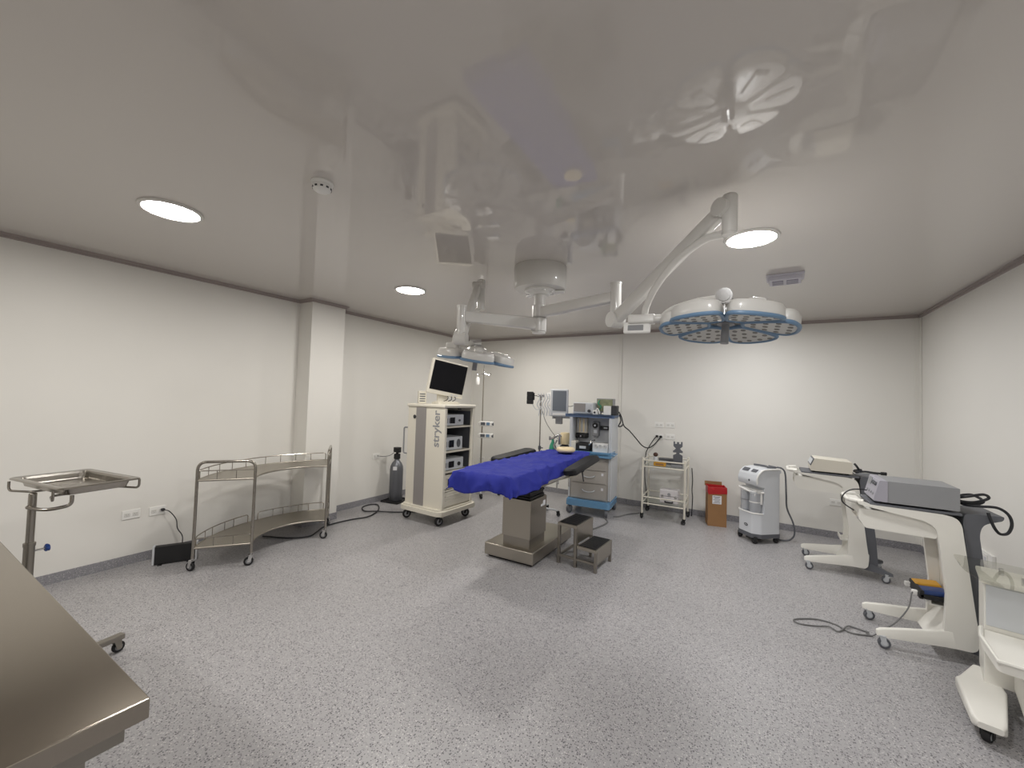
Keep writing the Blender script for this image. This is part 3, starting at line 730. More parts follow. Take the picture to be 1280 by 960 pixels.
# flowmeter bank
g = G(); g.box((-0.165, -0.01, 1.19), (0.15, 0.09, 0.215), 0.006); fm = g.out('flowmeter_bank', CREAMD, t)
for k in range(5): G().cyl((-0.22 + 0.028 * k, -0.058, 1.10), (-0.22 + 0.028 * k, -0.058, 1.285), 0.008, n=12).out('flow_tube', BEIGE if k % 2 else SMOKE, fm)
g = G(); g.box((-0.165, -0.015, 1.045), (0.165, 0.11, 0.065), 0.008); fb = g.out('flow_control_block', BLACK, t)
for k in range(3): G().cyl((-0.215 + 0.05 * k, -0.07, 1.04), (-0.215 + 0.05 * k, -0.10, 1.04), 0.014, 0.012, 14).out('flow_knob', (BLACK, CHROME, CHAR)[k], fb)
g = G(); g.box((-0.155, -0.005, 1.312), (0.18, 0.10, 0.026), 0.004); g.out('bank_hood', BLACK, t)
# vaporizer
g = G(); g.box((0.035, -0.02, 1.15), (0.09, 0.11, 0.20), 0.012, 3); g.box((0.035, -0.02, 1.04), (0.05, 0.07, 0.03), 0.006); vp = g.out('vaporizer', GREY, t)
g = G(); Q = Matrix.Translation((0.035, -0.075, 1.20)) @ Matrix.Rotation(pi / 2, 4, 'X')
g.lathe([(0, 0.03), (0.030, 0.03), (0.038, 0.022), (0.038, 0), (0, 0)], mat=Q); g.m(1).lathe([(0, 0.033), (0.013, 0.033), (0.013, 0.028)], mat=Q); g.out('vaporizer_dial', [BLACK, LGREY], vp)
G().box((0.035, -0.076, 1.115), (0.045, 0.004, 0.045), 0.001).out('vaporizer_plate', LGREY, vp)
g = G(); g.box((0.165, 0.01, 1.165), (0.15, 0.06, 0.055), 0.006); ip = g.out('interlock_bar', BLACK, t)
G().box((0.165, -0.021, 1.168), (0.05, 0.004, 0.018), 0.001).out('interlock_plate', LGREY, ip)
# ventilator block and sensor row above the tray
g = G(); g.box((-0.10, -0.12, 0.905), (0.19, 0.20, 0.10), 0.012); vb = g.out('ventilator_block', BLACK, t)
g = G(); g.cyl((-0.10, -0.222, 0.90), (-0.10, -0.224, 0.90), 0.001, n=6); g.box((-0.10, -0.222, 0.90), (0.09, 0.006, 0.035), 0.002); g.out('ventilator_plate', LGREY, vb)
G().box((-0.235, -0.14, 0.915), (0.07, 0.16, 0.13), 0.008).out('absorber_housing', CREAM, t)
g = G(); g.box((0.135, -0.12, 0.905), (0.21, 0.15, 0.125), 0.006); gp = g.out('gauge_panel', WHITE, t)
for k in range(3):
    Q = Matrix.Translation((0.075 + 0.06 * k, -0.196, 0.925)) @ Matrix.Rotation(pi / 2, 4, 'X')
    g = G(); g.lathe([(0, 0.004), (0.021, 0.004), (0.024, 0.008), (0.027, 0.006), (0.027, 0), (0, 0)], mat=Q); g.m(1).box((0.075 + 0.06 * k, -0.201, 0.93), (0.003, 0.001, 0.018)); g.out('pressure_gauge', [LWHITE, DGREY], gp)
g = G(); g.tube(fil([(-0.02, -0.20, 0.93), (0.0, -0.25, 0.95), (0.03, -0.23, 0.995), (0.05, -0.16, 1.0)], 0.03), 0.012); g.out('chrome_elbow', CHROME, t)
# side arm with ventilator screen
g = G(); g.box((-0.31, 0.02, 1.275), (0.05, 0.06, 0.06), 0.008); g.box((-0.42, 0.02, 1.285), (0.22, 0.035, 0.03), 0.006); g.out('screen_arm', LGREY, t)
Q = Matrix.Translation((-0.52, -0.02, 1.495)) @ Matrix.Rotation(R(8), 4, 'Z')
g = G(); g.box((0, 0, 0), (0.265, 0.075, 0.40), 0.014, 3, mat=Q); g.box((0, 0.05, 0), (0.20, 0.06, 0.30), 0.02, mat=Q); sc = g.out('ventilator_screen', LGREY, t)
G().box((0.008, -0.039, 0.03), (0.200, 0.006, 0.295), 0.003, mat=Q).out('screen_glass', GSCREEN, sc)
G().box((-0.122, -0.0385, 0.0), (0.012, 0.004, 0.36), 0.001, mat=Q).box((0.008, -0.039, -0.165), (0.19, 0.004, 0.03), 0.001, mat=Q).out('key_strip', WHITE, sc)
G().box((-0.52, -0.01, 1.245), (0.10, 0.05, 0.12), 0.008).box((-0.60, -0.01, 1.285), (0.04, 0.05, 0.05), 0.006).out('screen_bracket', GREY, t)
g = G()
for k in range(3): g.box((-0.67, -0.03, 1.40 + 0.10 * k), (0.06, 0.06, 0.075), 0.01)
g.tube(cr([(-0.66, -0.05, 1.62), (-0.70, -0.06, 1.56), (-0.67, -0.06, 1.48), (-0.71, -0.06, 1.38), (-0.66, -0.05, 1.30)], 6), 0.008, 7)
g.box((-0.662, -0.01, 1.5), (0.02, 0.03, 0.30), 0.004)
g.out('patient_lead_modules', WHITE, t)
# breathing circuit at the left side
g = G(); g.box((-0.36, -0.02, 0.99), (0.20, 0.05, 0.035), 0.006); g.out('circuit_bracket', GREY, t)
g = G(); g.lathe([(0, 0), (0.062, 0), (0.066, 0.01), (0.066, 0.15), (0.060, 0.165), (0, 0.165)], c=(-0.405, -0.06, 0.905)); ca = g.out('soda_lime_canister', BEIGE, t)
g = G(); g.lathe([(0, 0), (0.07, 0), (0.072, 0.03), (0.055, 0.04), (0.04, 0.055), (0, 0.055)], c=(-0.405, -0.06, 0.848)); g.box((-0.405, -0.06, 0.835), (0.24, 0.16, 0.03), 0.01); g.out('circuit_base', CHAR, t)
g = G(); g.tube(cr([(-0.44, -0.10, 1.02), (-0.49, -0.12, 1.03), (-0.54, -0.13, 1.0), (-0.58, -0.13, 0.975), (-0.61, -0.14, 0.99)], 8), 0.018, 10)
g.cyl((-0.47, -0.11, 0.90), (-0.47, -0.11, 1.02), 0.02).cyl((-0.61, -0.14, 0.955), (-0.61, -0.14, 1.01), 0.014); g.out('breathing_valve', CHROME, t)
g = G(); g.lathe([(0.018, 0), (0.02, -0.03), (0.045, -0.09), (0.055, -0.15), (0.048, -0.21), (0.025, -0.245), (0, -0.25)], c=(-0.565, -0.13, 0.965)); g.out('breathing_bag', GREEN, t, 'green breathing bag')
g = G(); g.tube(cr([(-0.50, -0.14, 0.96), (-0.52, -0.20, 0.88), (-0.46, -0.22, 0.82), (-0.42, -0.16, 0.84)], 8), 0.013, 9); g.out('breathing_hose', GCORD, t)
Ma = Matrix.Translation((-1.965, 5.53, 0)) @ Matrix.Rotation(R(6), 4, 'Z')

# things on the top shelf
q = T('patient_monitor', 'grey monitor with dull screen on the anaesthesia machine top, at its left end', 'monitor', Ma @ V((-0.135, -0.02, 1.353)), 6)
g = G(); g.box((0, 0.0, 0.082), (0.285, 0.22, 0.155), 0.012, 3)
for sx in (-1, 1): g.box((sx * 0.10, 0, 0.004), (0.03, 0.16, 0.008), 0.002)
g.out('case', LGREY, q)
G().box((-0.048, -0.111, 0.088), (0.165, 0.006, 0.118), 0.004).out('screen', TAUPE, q)
g = G(); g.box((0.094, -0.111, 0.11), (0.075, 0.005, 0.065), 0.002); 
for k in range(6): g.m(1).box((0.074 + 0.02 * (k % 3), -0.1145, 0.095 + 0.025 * (k // 3)), (0.012, 0.003, 0.012), 0.001)
g.out('keypad', [GREY, LGREY], q)
G().cyl((0.092, -0.110, 0.045), (0.092, -0.132, 0.045), 0.021).out('selector_knob', CHAR, q)
q = T('mottled_front_unit', 'boxy grey unit with mottled olive front on the anaesthesia machine top', 'medical device', Ma @ V((0.135, 0.115, 1.353)), 6)
g = G(); g.box((0, 0, 0.125), (0.235, 0.16, 0.20), 0.008)
for sx in (-1, 1): g.box((sx * 0.09, 0, 0.014), (0.03, 0.14, 0.028), 0.003)
g.out('case', GREY, q)
G().box((0, -0.082, 0.13), (0.215, 0.006, 0.165), 0.002).out('front_panel', OLIVE, q)
g = G()
g.tube(cr([(-0.07, -0.088, 0.20), (-0.09, -0.095, 0.15), (-0.05, -0.095, 0.11), (-0.08, -0.10, 0.06)], 6), 0.008, 7); g.out('green_tubing', GREEN, q)
q = T('gas_sensor_module', 'small white sensor block with round port between the monitor and white box', 'medical device', Ma @ V((0.055, -0.12, 1.353)), 6)
g = G(); g.box((-0.012, 0, 0.03), (0.062, 0.09, 0.06), 0.006); g.out('case', WHITE, q)
G().cyl((-0.014, -0.044, 0.03), (-0.014, -0.053, 0.03), 0.014).out('port', CHAR, q)
g = G(); g.tube(cr([(0.0, -0.02, 0.058), (0.02, -0.03, 0.085), (0.045, -0.035, 0.05), (0.055, -0.04, 0.012)], 6), 0.008, 7); g.out('sensor_tube', WHITE, q)
q = T('humidifier_box', 'white box with dark grey right half, at the right end of anaesthesia machine top', 'box', Ma @ V((0.245, -0.085, 1.353)), 6)
G().box((-0.035, 0, 0.062), (0.105, 0.13, 0.122), 0.008).out('front_half', WHITE, q)
G().box((0.058, 0, 0.066), (0.080, 0.14, 0.130), 0.012, 3).out('rear_half', CHAR, q)
cord('power_cable', 'black cable hanging from the anaesthesia machine top to the wall outlets above the white trolley',
     [Ma @ V((0.345, -0.03, 1.40)), Ma @ V((0.375, 0.0, 1.33)), Ma @ V((0.40, 0.06, 1.21)), (-1.52, 5.72, 1.14), (-1.46, 5.85, 1.03), (-1.40, 5.98, 0.92), (-1.34, 6.08, 0.885), (-1.27, 6.10, 0.93), (-1.215, 6.13, 1.00), (-1.19, 6.148, 1.035)], 0.008)
cord('looped_cable', 'black cable loop hanging at the right side of the anaesthesia machine top',
     [Ma @ V((0.330, 0.10, 1.36)), Ma @ V((0.345, 0.12, 1.27)), Ma @ V((0.315, 0.13, 1.20)), Ma @ V((0.325, 0.13, 1.19)), Ma @ V((0.36, 0.12, 1.20)), Ma @ V((0.375, 0.11, 1.225))], 0.008)
cord('screen_cable', 'thin grey cable sagging between the side screen and patient monitor of the anaesthesia machine',
     [Ma @ V((-0.385, -0.01, 1.45)), Ma @ V((-0.35, 0.0, 1.45)), Ma @ V((-0.31, 0.01, 1.465)), Ma @ V((-0.282, 0.02, 1.50))], 0.005, GCORD)
cord('floor_cable', 'grey cable on the floor running from behind the step stool to the anaesthesia machine',
     [(-1.74, 4.55, 0.008), (-1.66, 4.74, 0.008), (-1.61, 5.0, 0.008), (-1.62, 5.14, 0.008), (-1.69, 5.25, 0.010)], 0.009, GCORD)
cord('floor_cable', 'grey cable on the floor running right from the anaesthesia machine toward the white glass trolley',
     [(-1.62, 5.40, 0.008), (-1.56, 5.46, 0.008), (-1.50, 5.62, 0.008), (-1.44, 5.72, 0.008), (-1.38, 5.80, 0.008)], 0.009, GCORD)

# ================================================================== operating table
ot = T('operating_table', 'operating table on a square stainless steel pedestal, covered by a blue drape', 'operating table', (-2.0, 3.7, 0), 1.0)
t = ot
g = G(); g.box((0.0, 0.08, 0.082), (0.53, 0.935, 0.115), 0.012, 3); bs = g.out('base', STEEL, t)
G().box((0.0, 0.08, 0.0125), (0.47, 0.86, 0.025), 0.004).out('base_skirt', BLACK, bs)
G().cyl((-0.266, -0.27, 0.08), (-0.285, -0.27, 0.08), 0.014).cyl((0.266, 0.20, 0.11), (0.29, 0.20, 0.11), 0.014).out('base_bolt', CHROME, bs)
G().box((0.055, -0.17, 0.20), (0.285, 0.325, 0.13), 0.004).out('lower_column', STEELD, t)
cl = G().box((0.055, -0.17, 0.41), (0.305, 0.345, 0.36), 0.006).out('column_cover', STEEL, t)
G().box((0.175 + 0.035, -0.06, 0.525), (0.003, 0.05, 0.05), 0.0005).box((0.21, -0.11, 0.51), (0.003, 0.04, 0.022), 0.0005).out('maker_plate', PAPER, cl)
g = G()
for k in range(4): g.box((0.055, -0.17, 0.603 + 0.0245 * k), (0.27 - 0.016 * (k % 2), 0.31 - 0.016 * (k % 2), 0.022), 0.006)
g.out('bellows', BLACK, t)
G().box((0.165, -0.26, 0.62), (0.016, 0.03, 0.10), 0.002).out('lift_strut', CHROME, t)
g = G()
for sx in (-1, 1): g.box((sx * 0.225, 0.19, 0.750), (0.03, 1.78, 0.05), 0.004)
for y in (-0.66, -0.35, 0.1, 0.55, 1.05): g.box((0, y, 0.735), (0.44, 0.05, 0.04), 0.004)
g.box((0.05, -0.10, 0.705), (0.36, 0.62, 0.03), 0.006)
g.out('top_frame', STEELD, t)
for sx in (-1, 1):
    g = G(); g.box((sx * 0.262, 0.20, 0.735), (0.008, 1.20, 0.03), 0.001)
    for y in (-0.3, 0.2, 0.7): g.cyl((sx * 0.24, y, 0.735), (sx * 0.262, y, 0.735), 0.008, n=10)
    g.out('side_rail', CHROME, t)
# pale under-panel of the back section
G().box((0.10, 0.42, 0.695), (0.30, 0.62, 0.016), 0.004, rot=(-4, 0, 0)).out('back_panel', CREAMD, t)
for y0, y1 in ((-0.84, -0.25), (-0.24, 0.62), (0.63, 1.10)):
    G().box((0, (y0 + y1) / 2, 0.835), (0.49, y1 - y0, 0.085), 0.025, 3).out('mattress_pad', VINYLB, t)
g = G()
for (x, y, z, l) in ((0.19, 0.62, 0.70, 0.14), (0.12, 0.45, 0.69, 0.13)): g.cyl((x, y, z), (x, y, z - l), 0.007, n=10)
g.tube(fil([(0.22, 0.25, 0.70), (0.22, 0.25, 0.655), (0.10, 0.50, 0.645), (-0.05, 0.72, 0.655)], 0.04), 0.007, 8); g.out('release_lever', CHROME, t)
def armboard(sx, y0, y1, zc, pitch, roll, lab):
    L = y1 - y0; Q = Matrix.Translation((sx * 0.435, (y0 + y1) / 2, zc)) @ Matrix.Rotation(R(pitch), 4, 'X') @ Matrix.Rotation(R(roll), 4, 'Y')
    g = G(); po = rp([(-0.07, -L / 2), (0.07, -L / 2), (0.085, L / 2), (-0.085, L / 2)], [0.05, 0.05, 0.075, 0.075], 7)
    sm = [(p[0] * 0.86, p[1] * 0.965) for p in po]
    g.loft([[Q @ V((*p, -0.03)) for p in sm], [Q @ V((*p, -0.018)) for p in po], [Q @ V((*p, 0.020)) for p in po], [Q @ V((*p, 0.034)) for p in sm]])
    a = g.out('armboard', VINYLB, t, lab)
    g = G(); g.box((0, 0, -0.042), (0.06, L * 0.7, 0.016), 0.003, mat=Q); g.cyl(Q @ V((-sx * 0.02, -L * 0.18, -0.05)), Q @ V((-sx * 0.105, -L * 0.18, -0.075)), 0.012); g.cyl(Q @ V((0.0, -0.02, -0.05)), Q @ V((0.0, -0.02, -0.17)), 0.007).ball(Q @ V((0, -0.02, -0.05)), 0.024); g.out('armboard_bracket', CHAR, a)
armboard(1, 0.00, 0.74, 0.862, 5.0, -8, 'black padded armboard on the near right side')
armboard(-1, 0.02, 0.90, 0.868, 1.5, 4, 'black padded armboard on the far left side')

# ---- drape: a cloth over the mattress, hanging at the foot and along the sides
def drape():
    nx, ny = 64, 110
    hw, yf, yh = 0.262, -0.862, 1.12
    top = 0.888
    def hang(e, drop):      # e: arc distance past the edge -> (outward, down)
        r = 0.035
        if e <= 0: return 0.0, 0.0
        a = min(e / r, pi / 2)
        o = r * sin(a); d = r * (1 - cos(a))
        if e > r * pi / 2: d += e - r * pi / 2; o += 0.05 * (e - r * pi / 2)
        return o, d
    from mathutils import noise
    def crease(a, b): return 1.0 - abs(noise.noise(V((a, b, 1.7)))) * 2.2
    g = G(); rows = []
    Lf = 0.165                                    # cloth hanging off the foot end
    for j in range(ny + 1):
        tj = j / ny
        s = -Lf + (yh - yf + Lf) * tj            # distance along the table from the foot edge
        yy = yf + max(s, 0); ef = max(0, -s)
        q = max(0.0, min(1.0, s / (yh - yf)))
        RL = 0.145 + 0.02 * sin(5 * q + 1)                 # side overhang, left
        RR = (0.165 - 0.030 * q + 0.016 * sin(9 * q + 0.6)) * (1 - max(0, (q - 0.60) / 0.40) ** 1.4 * 0.95)
        row = []
        for i in range(nx + 1):
            ti = i / nx
            u = -hw - RL + (2 * hw + RL + RR) * ti
            ex = max(0, abs(u) - hw)
            ox, dx = hang(ex, 0); of, df = hang(ef, 0)
            sg = 1 if u > 0 else -1
            x = max(-hw, min(hw, u)) + sg * ox
            y = yy - of
            if ex > 0 and ef > 0:                # corner: fold the spare cloth in
                m = min(math.hypot(ex, ef), 0.17 + 0.25 * max(0, math.hypot(ex, ef) - 0.17)); oo, dd = hang(m, 0)
                x = sg * hw + sg * oo * ex / m * 1.0; y = yf - oo * ef / m; d = dd * 0.94
                kf = min(1, min(ex, ef) / 0.07); x += sg * 0.020 * kf; y -= 0.022 * kf
            else: d = dx + df
            if ex > 0 and ef > 0: d = min(d, 0.155 + 0.012 * sin(30 * u + 20 * s))
            # creases and soft folds
            w = 0.006 * sin(7.3 * u + 11 * s + 1.3 * sin(9 * s)) + 0.005 * sin(15 * s - 9 * u) + 0.004 * sin(23 * u + 5 * s)
            if d < 0.02: z = top + max(0.0, 0.004 + w * (0.75 if s > 0.15 else 0.4))
            else:
                z = top - d + 0.003
                fo = min(1.0, d / 0.08)
                if ex > 0 and ef == 0: x += sg * fo * (0.016 + 0.014 * sin(12 * s + 2 * sg + 5 * ex) + 0.009 * sin(31 * s + 9 * ex))
                elif ef > 0 and ex == 0:
                    y -= fo * (0.016 + 0.018 * sin(16 * u + 1.0) + 0.009 * sin(39 * u + 6 * ef)); z += fo * 0.030 * sin(11 * u + 0.2) * (ef / Lf)
            # long diagonal creases on top
            if d < 0.02:
                for (a0, b0, c0, h0, wd) in ((0.42, 1.0, -0.55, 0.020, 0.020), (-0.30, 1.0, -1.25, 0.014, 0.018), (1.3, 1.0, -1.05, 0.013, 0.022), (0.9, 1.0, -0.20, 0.012, 0.02), (-0.8, 1.0, -0.75, 0.012, 0.018)):
                    dl = (a0 * u + b0 * s + c0) / math.hypot(a0, b0); z += h0 * math.exp(-(dl / wd) ** 2) * 0.8
            c1 = max(0.0, crease(u * 4.2 + 3 * s, s * 2.6 - 2 * u)) ** 5; c2 = max(0.0, crease(u * 7 - 4 * s + 9, s * 4 + 3 * u)) ** 6
            if d < 0.02: z += 0.016 * c1 + 0.009 * c2
            elif ex > 0 and ef == 0: x += sg * (0.022 * c1 + 0.014 * c2)
            else: y -= 0.026 * c1 + 0.016 * c2
            row.append(g.bm.verts.new((x, y, z)))
        rows.append(row)
    for a, b in zip(rows, rows[1:]):
        for i in range(nx): g.bm.faces.new((a[i], a[i + 1], b[i + 1], b[i]))
    g._mk()
    o = g.out('surgical_drape', DRAPE, None, None, 60)
    sm = o.modifiers.new('smooth', 'SMOOTH'); sm.factor = 0.5; sm.iterations = 2
    so = o.modifiers.new('thick', 'SOLIDIFY'); so.thickness = 0.003; so.offset = 1.0
    o.location = (-2.0, 3.7, 0); o.rotation_euler = (0, 0, R(1.0))
    return tag(o, 'royal blue cloth drape spread over the operating table, hanging down at its foot', 'drape')
drape()
t = T('head_ring_cushion', 'cream ring-shaped gel head cushion on the head end of the blue drape', 'cushion', (-1.95, 4.51, 0.918), 20)
g = G(); n1, n2 = 36, 16; rows = []
for k in range(n1):
    a = 2 * pi * k / n1; row = []
    for j in range(n2):
        b = 2 * pi * j / n2; rr = 0.068 + 0.046 * cos(b) * (1 + 0.08 * sin(3 * a)); row.append(g.bm.verts.new((rr * cos(a), rr * sin(a) * 1.0, 0.030 + 0.030 * sin(b) * (1 + 0.1 * sin(2 * a + 1)))))
    rows.append(row)
for k in range(n1):
    for j in range(n2): g.bm.faces.new((rows[k][j], rows[(k + 1) % n1][j], rows[(k + 1) % n1][(j + 1) % n2], rows[k][(j + 1) % n2]))
g._mk(); g.out('ring', BEIGE, t)
g = G(); g.lathe([(0, 0.012), (0.03, 0.012), (0.034, 0.006), (0, 0.004)]); g.out('centre_pad', BROWN, t)

# ================================================================== step stool
t = T('step_stool', 'two-step stainless steel step stool with black treads beside the operating table pedestal', 'step stool', (-1.40, 3.755, 0), -4)
def tread(cx, z, w, d):
    g = G(); g.box((cx, 0, z - 0.016), (w, d, 0.030), 0.004); tr = g.out('step', STEEL, t)
    g = G(); g.box((cx, 0, z + 0.0015), (w - 0.03, d - 0.03, 0.004), 0.001)
    for k in range(9): g.box((cx, -d / 2 + 0.035 + (d - 0.07) * k / 8, z + 0.0045), (w - 0.05, 0.012, 0.003), 0.001)
    g.out('tread_mat', BLACK, tr)
tread(-0.098, 0.385, 0.200, 0.375); tread(0.103, 0.205, 0.195, 0.375)
for x, z in ((-0.184, 0.36), (-0.012, 0.36), (0.188, 0.18)):
    for sy in (-1, 1):
        g = G(); g.box((x, sy * 0.172, z / 2 + 0.006), (0.026, 0.026, z), 0.003); g.box((x, sy * 0.172, 0.006), (0.028, 0.028, 0.012), 0.003); g.out('leg', STEELD, t)
g = G()
for sy in (-1, 1): g.box((0.0, sy * 0.172, 0.075), (0.37, 0.020, 0.022), 0.003)
for x in (-0.184, 0.188): g.box((x, 0, 0.075), (0.020, 0.34, 0.022), 0.003)
g.out('stretcher', STEELD, t)
G().box((0.0, 0, 0.29), (0.008, 0.34, 0.15), 0.002).out('riser_panel', STEEL, t); G().box((0.198, 0, 0.135), (0.006, 0.32, 0.11), 0.002).out('riser_panel', STEEL, t)
# ================================================================== surgical light
HB = V((-1.528, 2.921, 0))
t = T('surgical_light', 'ceiling mounted surgical light with two jointed arms and two blue-rimmed petal lamp heads', 'surgical light', (HB.x, HB.y, ZC))
def L_(p): return V(p) - V((HB.x, HB.y, ZC))
G().lathe([(0, 0), (0.210, 0), (0.214, -0.006), (0.214, -0.165), (0.204, -0.185), (0, -0.185)], n=40).out('ceiling_drum', LWHITE, t)
g = G(); g.lathe([(0, -0.185), (0.125, -0.185), (0.125, -0.198), (0.10, -0.205), (0.075, -0.225), (0, -0.225)])
for k in range(8):
    a = 2 * pi * k / 8; g.cyl((0.105 * cos(a), 0.105 * sin(a), -0.198), (0.105 * cos(a), 0.105 * sin(a), -0.214), 0.011, n=6)
for a in (0.4, 2.6): g.box((0.15 * cos(a), 0.15 * sin(a), -0.196), (0.10, 0.04, 0.018), 0.005, rot=(0, 0, math.degrees(a)))
g.out('ceiling_flange', WHITE, t)
G().cyl((0, 0, -0.21), (0, 0, -0.53), 0.046, n=24).cyl((0, 0, -0.30), (0, 0, -0.306), 0.050).cyl((0, 0, -0.405), (0, 0, -0.411), 0.050).cyl((0, 0, -0.525), (0, 0, -0.54), 0.054).out('mast', LWHITE, t)
def ext_arm(z, K, hh, w, label=None):
    """horizontal box arm from the mast to a vertical knuckle post"""
    k = L_((K.x, K.y, 0)); d = V((k.x, k.y, 0)); Ld = d.length; yaw = math.atan2(d.y, d.x)
    Q = Matrix.Translation((0, 0, z - ZC)) @ Matrix.Rotation(yaw, 4, 'Z')
    g = G(); g.cyl(Q @ V((0, 0, -hh * 0.62)), Q @ V((0, 0, hh * 0.62)), 0.062, n=24)
    g.loft([[Q @ V((0.03, p[0], p[1])) for p in rrect(w, hh, 0.015)], [Q @ V((Ld - 0.02, p[0] * 0.86, p[1] * 0.84)) for p in rrect(w, hh, 0.015)]])
    return g.out('extension_arm', LWHITE, t, label)
KR, KL = V((-0.820, 2.674, 2.263)), V((-1.925, 2.412, 2.155))
ext_arm(2.250, KR, 0.085, 0.075, 'upper extension arm, reaching right'); ext_arm(2.155, KL, 0.095, 0.080, 'lower extension arm, reaching left')
def knuckle(K, za, zb):
    k = L_((K.x, K.y, 0)); g = G()
    g.cyl((k.x, k.y, za - ZC), (k.x, k.y, zb - ZC), 0.036, n=22).cyl((k.x, k.y, za - ZC), (k.x, k.y, za - ZC + 0.012), 0.039).cyl((k.x, k.y, zb - ZC), (k.x, k.y, zb - ZC - 0.01), 0.041)
    g.out('knuckle_post', LWHITE, t)
knuckle(KR, 2.335, 2.13); knuckle(KL, 2.225, 2.02)
def spring_arm(a, b, wa, wb, lab):
    a, b = L_(a), L_(b); d = (b - a); Ld = d.length; X = d.normalized(); Y = V((0, 0, 1)).cross(X).normalized(); Z = X.cross(Y)
    Q = Matrix((X, Y, Z)).transposed().to_4x4(); Q.translation = a
    g = G(); po = rrect(0.052, 1.0, 0.0)
    def sec(x, w, h): return [Q @ V((x, p[0] * w, p[1] * h)) for p in rrect(1, 1, 0.3)]
    g.loft([sec(0.0, 0.06, wa), sec(Ld * 0.1, 0.062, wa), sec(Ld * 0.55, 0.056, (wa + wb) / 2), sec(Ld * 0.95, 0.052, wb), sec(Ld, 0.05, wb * 0.9)])
    g.cyl(Q @ V((0, -0.045, 0)), Q @ V((0, 0.045, 0)), wa * 0.62, n=22); g.cyl(Q @ V((Ld, -0.042, 0)), Q @ V((Ld, 0.042, 0)), wb * 0.58, n=22)
    g.out('spring_arm', LWHITE, t, lab)
def petal_head(Q, lab, spin=0.0, nb=6, gly=True):
    """lamp head: white shells above, blue rims and dotted lenses below; Q maps head space (z up) to the light's space"""
    hub = G()
    hub.lathe([(0, 0.075), (0.05, 0.075), (0.085, 0.055), (0.10, 0.02), (0.085, -0.005), (0, -0.008)], mat=Q, n=28)
    pl = rp([(0.085, -0.040), (0.085, 0.040), (0.215, 0.112), (0.295, 0.138), (0.338, 0.060), (0.338, -0.060), (0.295, -0.138), (0.215, -0.112)], [0.02, 0.02, 0.05, 0.05, 0.06, 0.06, 0.05, 0.05], 5)
    n = len(pl); cxm = 0.225
    mats = []
    for k in range(nb):
        a = spin + 2 * pi * k / nb
        P = Q @ Matrix.Rotation(a, 4, 'Z') @ Matrix.Rotation(R(7), 4, 'Y')
        mats.append(P)
        def sc(f, z): return [P @ V((cxm + (p[0] - cxm) * f, p[1] * f, z)) for p in pl]
        hub.loft([sc(1.0, -0.012), sc(1.03, 0.004), sc(1.02, 0.034), sc(0.93, 0.052), sc(0.62, 0.060)])
        hub.box((0.225, 0, 0.062), (0.13, 0.07, 0.022), 0.008, mat=P)
    h = hub.out('lamp_head', LWHITE, t, lab)
    for P in mats:
        def sc(f, z): return [P @ V((cxm + (p[0] - cxm) * f, p[1] * f, z)) for p in pl]
        g = G(); g.tube(sc(1.0, -0.016), 0.011, 8, closed=True); g.out('lens_rim', RIMBLUE, h)
        g = G(); g.loft([sc(0.975, -0.014), sc(0.97, -0.020)])
        g.m(1)
        for (x, ys) in ((0.135, (-0.024, 0.024)), (0.19, (-0.060, 0.0, 0.060)), (0.245, (-0.084, -0.028, 0.028, 0.084)), (0.300, (-0.085, -0.030, 0.030, 0.085))):
            for y in ys: g.cyl(P @ V((x, y, -0.0195)), P @ V((x, y, -0.0225)), 0.0135, 0.012, 12)
        g.out('lens', [LENS, DOT], h)
    g = G(); g.cyl(Q @ V((0, 0, -0.005)), Q @ V((0, 0, -0.03)), 0.045, n=20); g.cyl(Q @ V((0, 0, -0.03)), Q @ V((0, 0, -0.135)), 0.019, 0.021, 16); g.out('sterile_handle', GREY, h)
    return h
# right arm
ER = V((-0.146, 2.187, 2.505))
spring_arm((KR.x, KR.y, 2.095), ER, 0.085, 0.075, 'right spring arm rising to the ceiling')
e = L_(ER)
g = G(); g.cyl((e.x + 0.025, e.y, e.z + 0.05), (e.x + 0.025, e.y, e.z - 0.125), 0.035, n=24).ball((e.x + 0.025, e.y, e.z + 0.05), 0.035, (1, 1, 0.6)); g.cyl((e.x + 0.025, e.y, e.z - 0.115), (e.x + 0.025, e.y, e.z - 0.135), 0.032); g.out('elbow_post', LWHITE, t)
pe = V((ER.x + 0.0, ER.y + 0.02, 2.385))
g = G(); g.tube(cr([L_(p) for p in (pe, (-0.24, 2.24, 2.385), (-0.385, 2.33, 2.325), (-0.50, 2.41, 2.225), (-0.565, 2.46, 2.13), (-0.583, 2.475, 2.065))], 8), 0.020, 12); g.out('yoke_tube', LWHITE, t, 'curved upper yoke tube')
cb = V((-0.585, 2.48, 2.045)); c0 = L_(cb)
g = G(); g.box((c0.x - 0.015, c0.y, c0.z), (0.155, 0.085, 0.055), 0.012, 3, rot=(0, 0, 10)); g.cyl((c0.x + 0.06, c0.y, c0.z), (c0.x + 0.105, c0.y + 0.01, c0.z), 0.026); bx = g.out('control_box', LWHITE, t)
g = G(); g.box((c0.x - 0.035, c0.y - 0.028, c0.z - 0.052), (0.155, 0.022, 0.075), 0.010, 3, rot=(-22, 0, 10)); pn = g.out('control_panel', WHITE, bx)
g = G(); g.box((c0.x - 0.040, c0.y - 0.042, c0.z - 0.054), (0.09, 0.006, 0.038), 0.003, rot=(-22, 0, 10)); g.out('membrane_keys', GREY, bx)
JR = V((-0.150, 2.385, 2.112)); j = L_(JR)
